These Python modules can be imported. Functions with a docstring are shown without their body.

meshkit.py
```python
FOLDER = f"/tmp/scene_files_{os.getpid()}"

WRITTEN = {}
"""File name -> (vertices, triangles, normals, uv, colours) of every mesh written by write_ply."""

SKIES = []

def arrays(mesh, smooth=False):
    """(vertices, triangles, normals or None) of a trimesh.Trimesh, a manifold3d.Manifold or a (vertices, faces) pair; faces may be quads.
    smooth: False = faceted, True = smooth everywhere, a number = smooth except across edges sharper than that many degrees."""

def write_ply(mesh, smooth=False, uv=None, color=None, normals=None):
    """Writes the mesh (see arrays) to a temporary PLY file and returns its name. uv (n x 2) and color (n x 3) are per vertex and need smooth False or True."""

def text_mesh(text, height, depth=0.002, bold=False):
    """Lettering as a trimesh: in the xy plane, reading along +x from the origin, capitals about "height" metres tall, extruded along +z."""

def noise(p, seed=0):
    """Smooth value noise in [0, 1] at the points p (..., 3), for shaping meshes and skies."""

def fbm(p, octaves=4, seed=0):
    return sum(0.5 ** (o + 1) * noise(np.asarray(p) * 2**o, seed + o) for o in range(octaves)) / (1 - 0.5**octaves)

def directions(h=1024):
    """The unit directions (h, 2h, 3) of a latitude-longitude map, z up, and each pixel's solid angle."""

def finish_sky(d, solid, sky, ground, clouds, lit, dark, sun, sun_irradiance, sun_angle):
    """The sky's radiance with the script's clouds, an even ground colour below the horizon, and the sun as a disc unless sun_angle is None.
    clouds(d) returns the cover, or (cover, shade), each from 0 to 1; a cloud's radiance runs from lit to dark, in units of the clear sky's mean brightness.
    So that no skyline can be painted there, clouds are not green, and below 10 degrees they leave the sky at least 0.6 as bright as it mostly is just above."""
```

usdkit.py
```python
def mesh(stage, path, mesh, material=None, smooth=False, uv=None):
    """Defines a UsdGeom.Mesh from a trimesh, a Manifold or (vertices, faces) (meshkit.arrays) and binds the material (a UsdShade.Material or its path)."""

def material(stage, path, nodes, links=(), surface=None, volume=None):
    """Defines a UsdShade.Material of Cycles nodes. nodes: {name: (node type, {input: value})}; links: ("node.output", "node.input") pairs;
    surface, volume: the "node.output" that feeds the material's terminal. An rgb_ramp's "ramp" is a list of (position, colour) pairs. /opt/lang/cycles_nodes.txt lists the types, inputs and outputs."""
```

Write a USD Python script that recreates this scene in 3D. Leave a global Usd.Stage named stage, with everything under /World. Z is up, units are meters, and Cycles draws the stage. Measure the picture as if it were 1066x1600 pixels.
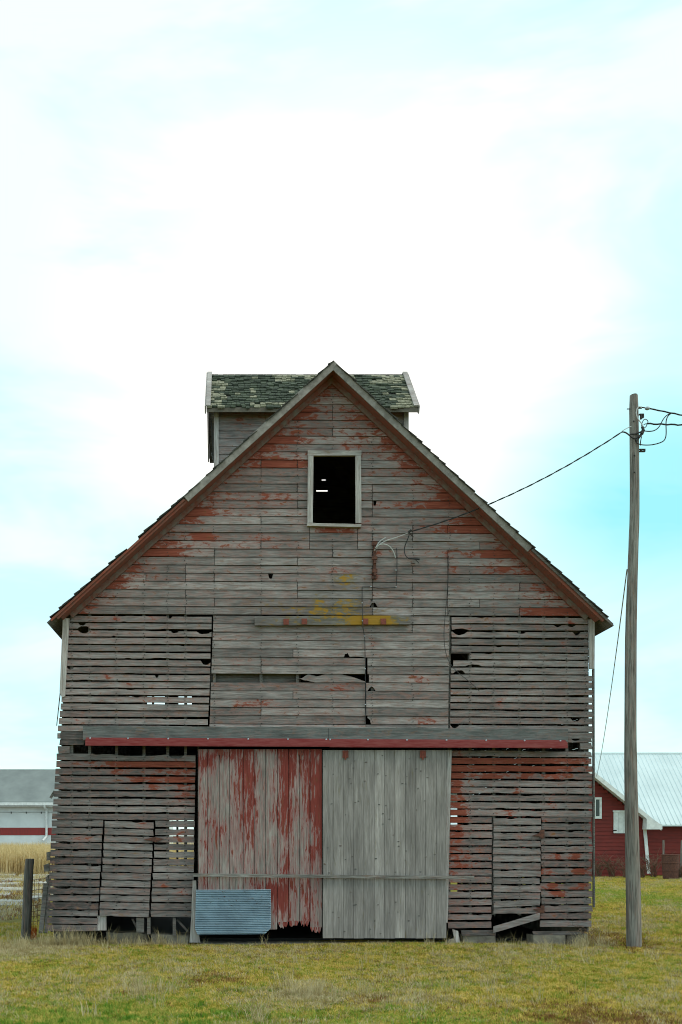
import math, random, zlib
import numpy as np, trimesh, usdkit
from pxr import Usd, UsdGeom, UsdLux, UsdShade, Gf, Sdf, Vt

stage = Usd.Stage.CreateInMemory()
UsdGeom.SetStageUpAxis(stage, 'Z')
UsdGeom.SetStageMetersPerUnit(stage, 1.0)
UsdGeom.Xform.Define(stage, '/World')
UsdGeom.Scope.Define(stage, '/World/Looks')
rng = random.Random(7)

# ------------------------------------------------------------------ camera, sky, sun
# The barn's front lies in the plane Y = 0; one hundredth of a metre there is one pixel of the photograph.
CD, CX, CZ, VX, VY = 17.0, -1.56, 1.70, 365.0, 1305.0
EXPOSURE = 0.0
cam = UsdGeom.Camera.Define(stage, '/World/camera')
cam.AddTranslateOp().Set(Gf.Vec3d(CX, -CD, CZ))
cam.AddRotateXOp().Set(90.0)
cam.CreateHorizontalApertureAttr(36.0)
cam.CreateFocalLengthAttr(36.0 * CD / 10.66)
cam.CreateHorizontalApertureOffsetAttr((533.0 - VX) / 1066.0 * 36.0)
cam.CreateVerticalApertureOffsetAttr((VY - 800.0) / 1066.0 * 36.0)
cam.CreateFStopAttr(0.0)
cam.CreateClippingRangeAttr(Gf.Vec2f(0.1, 20000.0))
cam.CreateExposureAttr(EXPOSURE)

SUN_EL, SUN_AZ = math.radians(48.0), math.radians(112.0)     # azimuth clockwise from +Y
sd = Gf.Vec3d(math.sin(SUN_AZ) * math.cos(SUN_EL), math.cos(SUN_AZ) * math.cos(SUN_EL), math.sin(SUN_EL))
SKY_STRENGTH = 0.1
def toward(px, py):
    d = np.array([(px - VX) / 1700.0, 1.0, (VY - py) / 1700.0])
    return tuple(d / np.linalg.norm(d))


sky_mat = usdkit.material(stage, '/World/Looks/sky_clouds', {
    'tc': ('texture_coordinate', {}),
    'sky': ('sky_texture', {'sky_type': 'single_scattering', 'sun_disc': False, 'sun_elevation': SUN_EL, 'sun_rotation': SUN_AZ, 'aerosol_density': 0.6}),
    'map': ('mapping', {'scale': (1.5, 1.5, 4.5), 'location': (0.35, 0.2, 0.55)}),
    'n': ('noise_texture', {'scale': 2.2, 'detail': 5.0, 'roughness': 0.55, 'distortion': 0.4}),
    'cov': ('map_range', {'from_min': 0.34, 'from_max': 0.58, 'to_min': 0.34, 'to_max': 0.62, 'clamp': True, 'range_type': 'smoothstep'}),
    # the thick bright cloud in the middle and the clear break at the right
    'd1': ('vector_math', {'math_type': 'distance', 'vector2': toward(540, 540)}), 'm1': ('map_range', {'from_min': 0.05, 'from_max': 0.29, 'to_min': 0.55, 'to_max': 0.0, 'clamp': True, 'range_type': 'smoothstep'}),
    'ma2': ('mapping', {'scale': (0.55, 1.0, 1.0)}),
    'd2': ('vector_math', {'math_type': 'distance', 'vector2': tuple(np.array(toward(1035, 765)) * (0.55, 1, 1))}), 'nd': ('math', {'math_type': 'multiply_add', 'value2': -0.16}),
    'm2': ('map_range', {'from_min': -0.07, 'from_max': 0.05, 'to_min': 0.56, 'to_max': 0.0, 'clamp': True, 'range_type': 'smoothstep'}),
    'ad': ('math', {'math_type': 'add'}), 'su': ('math', {'math_type': 'subtract', 'use_clamp': True}),
    'tint': ('mix_color', {'blend_type': 'multiply', 'fac': 1.0, 'b': (1.0, 2.3, 2.2), 'use_clamp': False}),
    'veil': ('mix_color', {'blend_type': 'lighten', 'fac': 1.0, 'b': (3.8, 9.4, 10.2), 'use_clamp': False}),
    'mix': ('mix_color', {'blend_type': 'mix', 'b': (12.9, 12.7, 12.1), 'use_clamp': False}),
    'bg': ('background_shader', {'strength': SKY_STRENGTH}),
}, [('tc.generated', 'map.vector'), ('map.vector', 'n.vector'), ('n.fac', 'cov.value'), ('sky.color', 'tint.a'), ('tint.result', 'veil.a'), ('veil.result', 'mix.a'),
    ('tc.generated', 'd1.vector1'), ('d1.value', 'm1.value'), ('tc.generated', 'ma2.vector'), ('ma2.vector', 'd2.vector1'), ('n.fac', 'nd.value1'), ('d2.value', 'nd.value3'), ('nd.value', 'm2.value'),
    ('cov.result', 'ad.value1'), ('m1.result', 'ad.value2'), ('ad.value', 'su.value1'), ('m2.result', 'su.value2'),
    ('su.value', 'mix.fac'), ('mix.result', 'bg.color')], surface='bg.background')
dome = UsdLux.DomeLight.Define(stage, '/World/sky')
dome.CreateIntensityAttr(1.0)
UsdShade.MaterialBindingAPI.Apply(dome.GetPrim()).Bind(sky_mat)
dome.GetPrim().SetCustomDataByKey('kind', 'structure')
sun = UsdLux.DistantLight.Define(stage, '/World/sun')
sun.CreateIntensityAttr(0.4)
sun.CreateAngleAttr(18.0)
sun.CreateNormalizeAttr(True)
sun.CreateColorAttr(Gf.Vec3f(1.0, 0.88, 0.72))
z = Gf.Vec3d(sd)
sun.AddTransformOp().Set(Gf.Matrix4d(Gf.Rotation(Gf.Vec3d(0, 0, 1), z), Gf.Vec3d(0, 0, 0)))


# ------------------------------------------------------------------ helpers
def W(px, py, Y=0.0):
    """The point at depth Y on the line of sight through photograph pixel (px, py)."""
    k = (CD + Y) / CD * 0.01
    return np.array([CX + (px - VX) * k, Y, CZ + (VY - py) * k])


def G(px, py):
    """Where the line of sight through the pixel meets the ground."""
    d = CD * (CZ * 100.0) / (py - VY)
    return W(px, py, d - CD)


used = {}


def path_for(name, parent=None):
    base = str(parent.GetPath()) if parent is not None else '/World'
    n = used.get((base, name), 0)
    used[(base, name)] = n + 1
    return f'{base}/{name}' + (f'_{n:03d}' if n else '')


def data(p, label=None, cat=None, group=None, kind=None):
    for k, v in (('label', label), ('category', cat), ('group', group), ('kind', kind)):
        if v:
            p.SetCustomDataByKey(k, v)
    return p


def thing(name, label, cat, loc=(0, 0, 0), group=None):
    x = UsdGeom.Xform.Define(stage, path_for(name))
    x.AddTranslateOp().Set(Gf.Vec3d(*map(float, loc)))
    return data(x.GetPrim(), label, cat, group)


def obj(name, mesh, mat, parent=None, smooth=False, label=None, cat=None, group=None, kind=None, wear=None):
    m = usdkit.mesh(stage, path_for(name, parent), mesh, mat, smooth=smooth)
    if wear is not None:
        UsdGeom.PrimvarsAPI(m).CreatePrimvar('wear', Sdf.ValueTypeNames.Float3Array, 'vertex').Set(Vt.Vec3fArray.FromNumpy(np.asarray(wear, np.float32)))
        UsdGeom.PrimvarsAPI(m).CreatePrimvar('piece', Sdf.ValueTypeNames.FloatArray, 'vertex').Set(Vt.FloatArray.FromNumpy(np.full(len(wear), (zlib.crc32(str(m.GetPath()).encode()) % 997) / 997.0, np.float32)))
    return data(m.GetPrim(), label, cat, group, kind)


def box(x0, x1, y0, y1, z0, z1):
    b = trimesh.creation.box([abs(x1 - x0), abs(y1 - y0), abs(z1 - z0)])
    b.apply_translation([(x0 + x1) / 2, (y0 + y1) / 2, (z0 + z1) / 2])
    return b


def pbox(px0, px1, py0, py1, y0, y1):
    """A box whose face toward the viewer covers the pixel rectangle; y0 is the near depth."""
    a, b = W(px0, py1, y0), W(px1, py0, y0)
    return box(a[0], b[0], y0, y1, a[2], b[2])


def prism(pts, y0, y1):
    """Closed prism from a convex or gently concave XZ outline (world), between depths y0 and y1."""
    from shapely.geometry import Polygon
    m = trimesh.creation.extrude_polygon(Polygon([(p[0], p[1]) for p in pts]), abs(y1 - y0), engine='earcut')
    v = m.vertices.copy()
    m.vertices = np.stack([v[:, 0], y1 - v[:, 2] if y1 > y0 else y0 - v[:, 2], v[:, 1]], 1)
    return m


def pprism(ppts, y0, y1):
    return prism([(W(a, b, y0)[0], W(a, b, y0)[2]) for a, b in ppts], y0, y1)


def tube(points, radii, sides=8, caps=True):
    p = np.asarray(points, float)
    n = len(p)
    r = np.broadcast_to(radii, (n,))
    t = np.gradient(p, axis=0)
    t /= np.linalg.norm(t, axis=1, keepdims=True) + 1e-12
    ref = np.where(np.abs(t[:, 2:]) < 0.9, [[0, 0, 1.0]], [[1.0, 0, 0]])
    steep = np.abs(t[:, 2]) < 0.9
    if steep.any() and not steep.all():
        ref = np.broadcast_to([[0.3, 1.0, 0.2]], t.shape)
    a = np.cross(t, ref)
    a /= np.linalg.norm(a, axis=1, keepdims=True) + 1e-12
    b = np.cross(t, a)
    ang = np.arange(sides) * 2 * np.pi / sides
    v = (p[:, None] + r[:, None, None] * (np.cos(ang)[None, :, None] * a[:, None] + np.sin(ang)[None, :, None] * b[:, None])).reshape(-1, 3)
    f = []
    for i in range(n - 1):
        for j in range(sides):
            k = (j + 1) % sides
            f += [[i * sides + j, (i + 1) * sides + k, i * sides + k], [i * sides + j, (i + 1) * sides + j, (i + 1) * sides + k]]
    if caps:
        for j in range(1, sides - 1):
            f += [[0, j, j + 1], [(n - 1) * sides, (n - 1) * sides + j + 1, (n - 1) * sides + j]]
    return trimesh.Trimesh(v, f, process=False)


def bar(p0, p1, w, d, axis_y=True):
    """A straight squared timber from p0 to p1, w wide across and d deep in Y."""
    p0, p1 = np.asarray(p0, float), np.asarray(p1, float)
    t = (p1 - p0) / np.linalg.norm(p1 - p0)
    s = np.array([0, 1.0, 0])
    u = np.cross(t, s)
    u /= np.linalg.norm(u)
    s = np.cross(u, t)
    v = [p + a * u * w / 2 + b * s * d / 2 for p in (p0, p1) for a, b in ((-1, -1), (1, -1), (1, 1), (-1, 1))]
    f = [[0, 1, 2], [0, 2, 3], [4, 6, 5], [4, 7, 6]]
    for i in range(4):
        j = (i + 1) % 4
        f += [[i, i + 4, j + 4], [i, j + 4, j]]
    return trimesh.Trimesh(np.array(v), f, process=False)


def join(ms):
    return trimesh.util.concatenate(ms)


def smoothnoise(seed):
    r = random.Random(seed)
    ph = [(r.uniform(0, 6.28), r.uniform(0.6, 1.4)) for _ in range(4)]
    return lambda x: sum(math.sin(x * f * w + p) / (i + 1.5) for i, ((p, w), f) in enumerate(zip(ph, (0.02, 0.06, 0.16, 0.37))))


# ------------------------------------------------------------------ materials
def mat(name, nodes, links, surface='p.BSDF'):
    return usdkit.material(stage, '/World/Looks/' + name, nodes, links, surface)


def wood(name, vertical=False, wear=None, dark=(0.115, 0.103, 0.093), light=(0.30, 0.283, 0.266), red=(0.20, 0.042, 0.026), coarse=1.0, residue=0.4, soft=0.2):
    """Bare weathered board with grain along its length, the remains of red paint, lichen and stains.
    The three parts of the attribute "wear" are paint left, lichen and the board's own tone."""
    g = (3.5, 40.0, 55.0) if not vertical else (55.0, 40.0, 3.0)
    q = (7.5, 20.0, 17.0) if not vertical else (32.0, 20.0, 3.3)
    s = (2.2, 3.0, 5.5) if not vertical else (7.0, 3.0, 1.3)
    kn = (5.0, 8.0, 8.0) if not vertical else (9.0, 8.0, 4.5)
    sc = lambda v: tuple(a * coarse for a in v)
    nodes = {
        'geo': ('geometry', {}),
        'gm': ('mapping', {'scale': sc(g)}), 'gn': ('noise_texture', {'scale': 1.0, 'detail': 5.0, 'roughness': 0.65, 'distortion': 0.4}),
        'qm': ('mapping', {'scale': sc(q)}), 'qn': ('noise_texture', {'scale': 1.0, 'detail': 6.0, 'roughness': 0.68, 'distortion': 0.6}),
        'sm': ('mapping', {'scale': sc(s), 'location': (3.3, 1.0, 8.0)}), 'sn': ('noise_texture', {'scale': 1.0, 'detail': 4.0, 'roughness': 0.6}),
        'off': ('vector_math', {'math_type': 'multiply_add', 'vector2': (1, 1, 1)}),
        're': ('map_range', {'from_min': 0.5, 'from_max': 1.05, 'to_min': 0.0, 'to_max': residue, 'clamp': True}),
        'thin': ('mix_color', {'blend_type': 'mix', 'b': (red[0] * 1.25 + 0.06, red[1] * 1.6 + 0.08, red[2] * 1.8 + 0.085), 'use_clamp': False}),
        'ramp': ('rgb_ramp', {'ramp': [(0.0, dark), (0.36, tuple(0.55 * d + 0.45 * l for d, l in zip(dark, light))), (0.62, light), (1.0, tuple(1.25 * l for l in light))]}),
        'gc': ('map_range', {'from_min': 0.28, 'from_max': 0.72, 'clamp': True}),
        'sr': ('map_range', {'from_min': 0.32, 'from_max': 0.68, 'to_min': 0.7, 'to_max': 1.15, 'clamp': True}),
        'stain': ('mix_color', {'blend_type': 'multiply', 'fac': 1.0, 'use_clamp': False}),
        'tone': ('mix_color', {'blend_type': 'multiply', 'fac': 1.0, 'use_clamp': False}),
        'cc': ('combine_color', {}), 'tw': ('math', {'math_type': 'multiply_add', 'value2': -0.10, 'value3': 1.10}),
        'warm': ('combine_color', {'r': 1.0}), 'tb': ('mix_color', {'blend_type': 'multiply', 'fac': 1.0, 'use_clamp': False}),
        'qc': ('map_range', {'from_min': 0.30, 'from_max': 0.70, 'clamp': True}),
        'pa': ('math', {'math_type': 'add'}),
        'pm': ('map_range', {'from_min': 0.95, 'from_max': 0.95 + soft, 'to_min': 0.0, 'to_max': 0.93, 'clamp': True}),
        'rr': ('rgb_ramp', {'ramp': [(0.0, tuple(0.55 * c for c in red)), (0.5, red), (1.0, (red[0] * 1.35, red[1] * 1.7, red[2] * 1.8))]}),
        'paint': ('mix_color', {'blend_type': 'mix', 'use_clamp': False}),
        'la': ('math', {'math_type': 'add'}), 'lm': ('map_range', {'from_min': 0.72, 'from_max': 1.25, 'to_max': 0.9, 'clamp': True}),
        'lr': ('rgb_ramp', {'ramp': [(0.0, (0.07, 0.075, 0.03)), (0.4, (0.12, 0.11, 0.03)), (0.75, (0.27, 0.15, 0.008)), (1.0, (0.33, 0.17, 0.01))]}),
        'lich': ('mix_color', {'blend_type': 'mix', 'use_clamp': False}),
        'ba': ('math', {'math_type': 'multiply_add', 'value2': 0.25}),
        'bump': ('bump', {'strength': 0.55, 'distance': 0.006}),
        'p': ('principled_bsdf', {'roughness': 0.85, 'specular_ior_level': 0.2}),
    }
    links = [('geo.position', 'off.vector1'), ('off.vector', 'gm.vector'), ('gm.vector', 'gn.vector'), ('off.vector', 'qm.vector'), ('qm.vector', 'qn.vector'), ('geo.position', 'sm.vector'), ('sm.vector', 'sn.vector'),
             ('pa.value', 're.value'), ('re.result', 'thin.fac'),
             ('gn.fac', 'gc.value'), ('gc.result', 'ramp.fac'), ('sn.fac', 'sr.value'), ('ramp.color', 'stain.a'), ('sr.result', 'stain.b'),
             ('stain.result', 'tone.a'), ('qn.fac', 'qc.value'), ('qc.result', 'pa.value1'), ('pa.value', 'pm.value'), ('gc.result', 'rr.fac'),
             ('tone.result', 'thin.a'), ('thin.result', 'paint.a'), ('rr.color', 'paint.b'), ('pm.result', 'paint.fac'), ('qc.result', 'la.value1'), ('la.value', 'lm.value'),
             ('paint.result', 'lich.a'), ('lm.result', 'lich.fac'), ('lm.result', 'lr.fac'), ('lr.color', 'lich.b'), ('lich.result', 'p.base_color'), ('pm.result', 'ba.value1'), ('gc.result', 'ba.value3'), ('ba.value', 'bump.height'), ('bump.normal', 'p.normal')]
    for k in ('cc', 'tw', 'warm', 'tb'):
        nodes.pop(k)
    if wear is None:
        nodes['at'] = ('attribute', {'attribute': 'wear'})
        nodes['sep'] = ('separate_color', {})
        links += [('at.color', 'sep.color'), ('sep.r', 'pa.value2'), ('sep.g', 'la.value2'), ('sep.b', 'tone.b'), ('ov.vector', 'off.vector3'), ('pc.fac', 'ov.vector1')]
        nodes['pc'] = ('attribute', {'attribute': 'piece'})
        nodes['ov'] = ('vector_math', {'math_type': 'multiply', 'vector2': (23.0, 0.0, 37.0) if not vertical else (31.0, 0.0, 13.0)})
    else:
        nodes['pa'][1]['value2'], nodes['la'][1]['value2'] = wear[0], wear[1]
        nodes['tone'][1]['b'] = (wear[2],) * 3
    return mat(name, nodes, links)


def plain(name, color, rough=0.7, metal=0.0, vary=0.25, scale=6.0, second=None, bump=0.0, stretch=(1, 1, 1), spec=0.35, lo=0.35, hi=0.65, detail=4.0):
    second = second or tuple(c * (1 - vary) for c in color)
    nodes = {'geo': ('geometry', {}), 'm': ('mapping', {'scale': stretch}), 'n': ('noise_texture', {'scale': scale, 'detail': detail, 'roughness': 0.62}),
             'r': ('map_range', {'from_min': lo, 'from_max': hi, 'clamp': True}), 'mx': ('mix_color', {'a': color, 'b': second, 'use_clamp': False}),
             'bump': ('bump', {'strength': bump, 'distance': 0.02}),
             'p': ('principled_bsdf', {'roughness': rough, 'metallic': metal, 'specular_ior_level': spec})}
    links = [('geo.position', 'm.vector'), ('m.vector', 'n.vector'), ('n.fac', 'r.value'), ('r.result', 'mx.fac'), ('mx.result', 'p.base_color')]
    if bump:
        links += [('n.fac', 'bump.height'), ('bump.normal', 'p.normal')]
    return mat(name, nodes, links)


def leaf(name, c1, c2, c3):
    """Grass or weed blade: three tones mixed by place and by plant, a little light through it."""
    return mat(name, {'geo': ('geometry', {}), 'oi': ('object_info', {}), 'n': ('noise_texture', {'scale': 2.3, 'detail': 4.0, 'roughness': 0.7}), 'wn': ('white_noise_texture', {'dimensions': '3D'}),
                      'sn': ('vector_math', {'math_type': 'snap', 'vector2': (0.06, 0.06, 5.0)}),
                      'a': ('math', {'math_type': 'multiply_add', 'value2': 0.55}), 'mr': ('map_range', {'from_min': 0.42, 'from_max': 0.92, 'clamp': True}),
                      'r': ('rgb_ramp', {'ramp': [(0.0, c1), (0.5, c2), (1.0, c3)]}), 'd': ('diffuse_bsdf', {}), 't': ('translucent_bsdf', {}), 'x': ('mix_closure', {'fac': 0.25})},
               [('geo.position', 'n.vector'), ('geo.position', 'sn.vector1'), ('sn.vector', 'wn.vector'), ('wn.value', 'a.value1'), ('n.fac', 'a.value3'), ('a.value', 'mr.value'), ('mr.result', 'r.fac'),
                ('r.color', 'd.color'), ('r.color', 't.color'), ('d.BSDF', 'x.closure1'), ('t.BSDF', 'x.closure2')], 'x.closure')


M = {}
M['board'] = wood('weathered_siding', residue=0.5, red=(0.205, 0.043, 0.023), dark=(0.135, 0.114, 0.106), light=(0.272, 0.242, 0.236))
M['plank'] = wood('weathered_door_planks', vertical=True, residue=0.8, soft=0.08, dark=(0.12, 0.105, 0.095), light=(0.31, 0.27, 0.25), red=(0.19, 0.03, 0.022))
M['new_plank'] = wood('grey_door_planks', vertical=True, dark=(0.225, 0.20, 0.188), light=(0.325, 0.293, 0.28))
M['trim'] = wood('grey_trim', wear=(0.0, 0.0, 1.12), dark=(0.2, 0.178, 0.168), light=(0.365, 0.335, 0.322))
M['trim_v'] = wood('grey_trim_upright', vertical=True, wear=(0.0, 0.0, 1.22), dark=(0.205, 0.182, 0.172), light=(0.37, 0.342, 0.332))
M['red_trim'] = plain('red_brown_rake_wood', (0.25, 0.06, 0.035), 0.85, second=(0.16, 0.075, 0.055), scale=12, detail=7, bump=0.3)
M['frieze'] = plain('weathered_red_frieze', (0.185, 0.055, 0.036), 0.85, second=(0.17, 0.14, 0.12), scale=9, detail=8, bump=0.3)
M['barge'] = plain('grey_bargeboard_wood', (0.29, 0.262, 0.245), 0.85, second=(0.175, 0.155, 0.143), scale=11, detail=8, bump=0.3)
M['strip'] = wood('brown_grey_strip', wear=(0.0, 0.0, 0.8))
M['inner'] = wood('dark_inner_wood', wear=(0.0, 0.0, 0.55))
M['header'] = wood('blue_grey_header', wear=(0.0, 0.0, 0.85), dark=(0.085, 0.088, 0.087), light=(0.17, 0.175, 0.172))
M['mossy'] = plain('mossy_shingle', (0.062, 0.076, 0.05), 0.95, second=(0.022, 0.026, 0.02), scale=14, bump=0.6)
M['eave'] = plain('brown_grey_eave_board', (0.15, 0.13, 0.105), 0.9, second=(0.09, 0.075, 0.06), scale=8)
M['lichened'] = plain('green_grey_shingle', (0.085, 0.10, 0.066), 0.95, second=(0.038, 0.046, 0.033), scale=11, bump=0.5)
M['bare'] = plain('bare_shingle', (0.31, 0.29, 0.205), 0.9, second=(0.10, 0.10, 0.07), scale=18, bump=0.4)
M['shingle'] = plain('dark_shingle', (0.075, 0.07, 0.062), 0.95, second=(0.035, 0.033, 0.03), scale=10, bump=0.5)
M['rail'] = plain('faded_red_metal', (0.14, 0.013, 0.013), 0.7, second=(0.19, 0.045, 0.042), scale=5, stretch=(1, 4, 9), spec=0.2)
M['zinc'] = plain('galvanized_steel', (0.42, 0.46, 0.50), 0.45, 0.35, second=(0.28, 0.31, 0.34), scale=7)
M['sheet'] = mat('corrugated_steel', {'geo': ('geometry', {}), 'n': ('noise_texture', {'scale': 3.5, 'detail': 6.0, 'roughness': 0.65}), 'm': ('mapping', {'scale': (9.0, 9.0, 22.0)}), 'n2': ('noise_texture', {'scale': 1.0, 'detail': 6.0, 'roughness': 0.7}),
    'r': ('map_range', {'from_min': 0.35, 'from_max': 0.65, 'clamp': True}), 'mx': ('mix_color', {'a': (0.36, 0.47, 0.55), 'b': (0.25, 0.33, 0.40), 'use_clamp': False}),
    'r2': ('map_range', {'from_min': 0.60, 'from_max': 0.70, 'to_max': 0.8, 'clamp': True}), 'mr': ('mix_color', {'b': (0.12, 0.065, 0.04), 'use_clamp': False}),
    'p': ('principled_bsdf', {'roughness': 0.5, 'metallic': 0.2, 'specular_ior_level': 0.35})},
    [('geo.position', 'n.vector'), ('geo.position', 'm.vector'), ('m.vector', 'n2.vector'), ('n.fac', 'r.value'), ('r.result', 'mx.fac'), ('n2.fac', 'r2.value'), ('mx.result', 'mr.a'), ('r2.result', 'mr.fac'), ('mr.result', 'p.base_color')])
M['rust'] = plain('rusty_iron', (0.13, 0.05, 0.032), 0.85, second=(0.05, 0.024, 0.02), scale=25, bump=0.3)
M['redrust'] = plain('red_iron_plate', (0.22, 0.05, 0.03), 0.75, second=(0.13, 0.035, 0.025), scale=30)
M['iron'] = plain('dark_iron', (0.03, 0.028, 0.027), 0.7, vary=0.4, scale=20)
M['cable'] = plain('black_cable', (0.022, 0.022, 0.024), 0.6, vary=0.3, scale=20)
M['wire'] = plain('pale_wire', (0.5, 0.5, 0.5), 0.5, vary=0.3, scale=20)
M['stone'] = plain('foundation_stone', (0.27, 0.235, 0.19), 0.95, second=(0.12, 0.10, 0.085), scale=5, bump=0.9, detail=7)
M['pole'] = wood('pole_wood', vertical=True, wear=(0.0, 0.0, 0.78), dark=(0.08, 0.07, 0.06), light=(0.275, 0.25, 0.225), coarse=0.8)
M['post'] = wood('fence_post_wood', vertical=True, wear=(0.0, 0.0, 0.5), dark=(0.08, 0.075, 0.07), light=(0.2, 0.19, 0.175))
M['white'] = plain('white_siding', (0.66, 0.69, 0.70), 0.5, vary=0.12, scale=1.2)
M['white_trim'] = plain('white_painted_trim', (0.72, 0.74, 0.74), 0.55, vary=0.22, scale=5)
M['band'] = plain('dark_red_band', (0.27, 0.028, 0.026), 0.6, second=(0.2, 0.03, 0.027), scale=3, stretch=(4, 1, 0.6))
M['asphalt'] = plain('grey_asphalt_shingles', (0.20, 0.22, 0.215), 0.9, second=(0.135, 0.15, 0.15), scale=0.35, stretch=(1.5, 1, 1), detail=8)
M['red_siding'] = plain('red_barn_siding', (0.185, 0.022, 0.017), 0.75, second=(0.125, 0.018, 0.015), scale=3, stretch=(1, 1, 5))
M['tin'] = plain('pale_metal_roof', (0.58, 0.66, 0.68), 0.4, 0.15, second=(0.50, 0.58, 0.60), scale=0.8)
M['glass'] = mat('dark_window_glass', {'p': ('principled_bsdf', {'base_color': (0.02, 0.025, 0.03), 'roughness': 0.12}), 'geo': ('geometry', {})}, [])
M['twig'] = plain('dry_twig', (0.17, 0.10, 0.065), 0.9, vary=0.5, scale=9)
M['concrete'] = plain('weathered_concrete', (0.42, 0.40, 0.37), 0.95, second=(0.25, 0.23, 0.2), scale=1.5, detail=7, bump=0.3)
M['lime'] = leaf('lawn_blade', (0.19, 0.215, 0.022), (0.40, 0.32, 0.045), (0.60, 0.43, 0.12))
M['green'] = leaf('green_blade', (0.085, 0.20, 0.022), (0.17, 0.28, 0.04), (0.33, 0.33, 0.07))
M['straw'] = leaf('straw_blade', (0.25, 0.19, 0.08), (0.38, 0.30, 0.15), (0.5, 0.42, 0.25))
M['gold'] = leaf('golden_blade', (0.40, 0.28, 0.11), (0.52, 0.38, 0.17), (0.62, 0.48, 0.26))
M['russet'] = leaf('russet_blade', (0.12, 0.055, 0.025), (0.19, 0.085, 0.035), (0.25, 0.14, 0.06))
M['orange'] = leaf('rust_red_leaf', (0.25, 0.05, 0.015), (0.36, 0.08, 0.02), (0.4, 0.12, 0.03))

M['soil'] = mat('lawn_ground', {
    'geo': ('geometry', {}), 'n1': ('noise_texture', {'scale': 0.9, 'detail': 6.0, 'roughness': 0.65}), 'n2': ('noise_texture', {'scale': 28.0, 'detail': 5.0, 'roughness': 0.7}),
    'add': ('math', {'math_type': 'multiply_add', 'value2': 0.5}), 'mr': ('map_range', {'from_min': 0.5, 'from_max': 1.0, 'clamp': True}),
    'r': ('rgb_ramp', {'ramp': [(0.0, (0.09, 0.115, 0.012)), (0.45, (0.18, 0.16, 0.022)), (0.75, (0.24, 0.175, 0.04)), (1.0, (0.15, 0.10, 0.045))]}),
    'sx': ('separate_xyz', {}), 'mxx': ('map_range', {'from_min': -5.6, 'from_max': -6.6, 'clamp': True}), 'myy': ('map_range', {'from_min': 2.5, 'from_max': 5.5, 'clamp': True}),
    'mm': ('math', {'math_type': 'multiply'}), 'dirt': ('rgb_ramp', {'ramp': [(0.0, (0.10, 0.075, 0.055)), (0.5, (0.21, 0.18, 0.15)), (1.0, (0.30, 0.25, 0.2))]}),
    'mx': ('mix_color', {'use_clamp': False}), 'bump': ('bump', {'strength': 0.6, 'distance': 0.04}), 'p': ('principled_bsdf', {'roughness': 1.0, 'specular_ior_level': 0.1})},
    [('geo.position', 'n1.vector'), ('geo.position', 'n2.vector'), ('n2.fac', 'add.value1'), ('n1.fac', 'add.value3'), ('add.value', 'mr.value'), ('mr.result', 'r.fac'),
     ('geo.position', 'sx.vector'), ('sx.x', 'mxx.value'), ('sx.y', 'myy.value'), ('mxx.result', 'mm.value1'), ('myy.result', 'mm.value2'), ('mr.result', 'dirt.fac'),
     ('r.color', 'mx.a'), ('dirt.color', 'mx.b'), ('mm.value', 'mx.fac'), ('mx.result', 'p.base_color'), ('n2.fac', 'bump.height'), ('bump.normal', 'p.normal')])

# ------------------------------------------------------------------ ground
def ground_z(x, y):
    return 0.012 * math.sin(x * 1.3 + y * 0.7) + 0.018 * math.sin(x * 0.45 - y * 0.6 + 1.0) - 0.03


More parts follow.
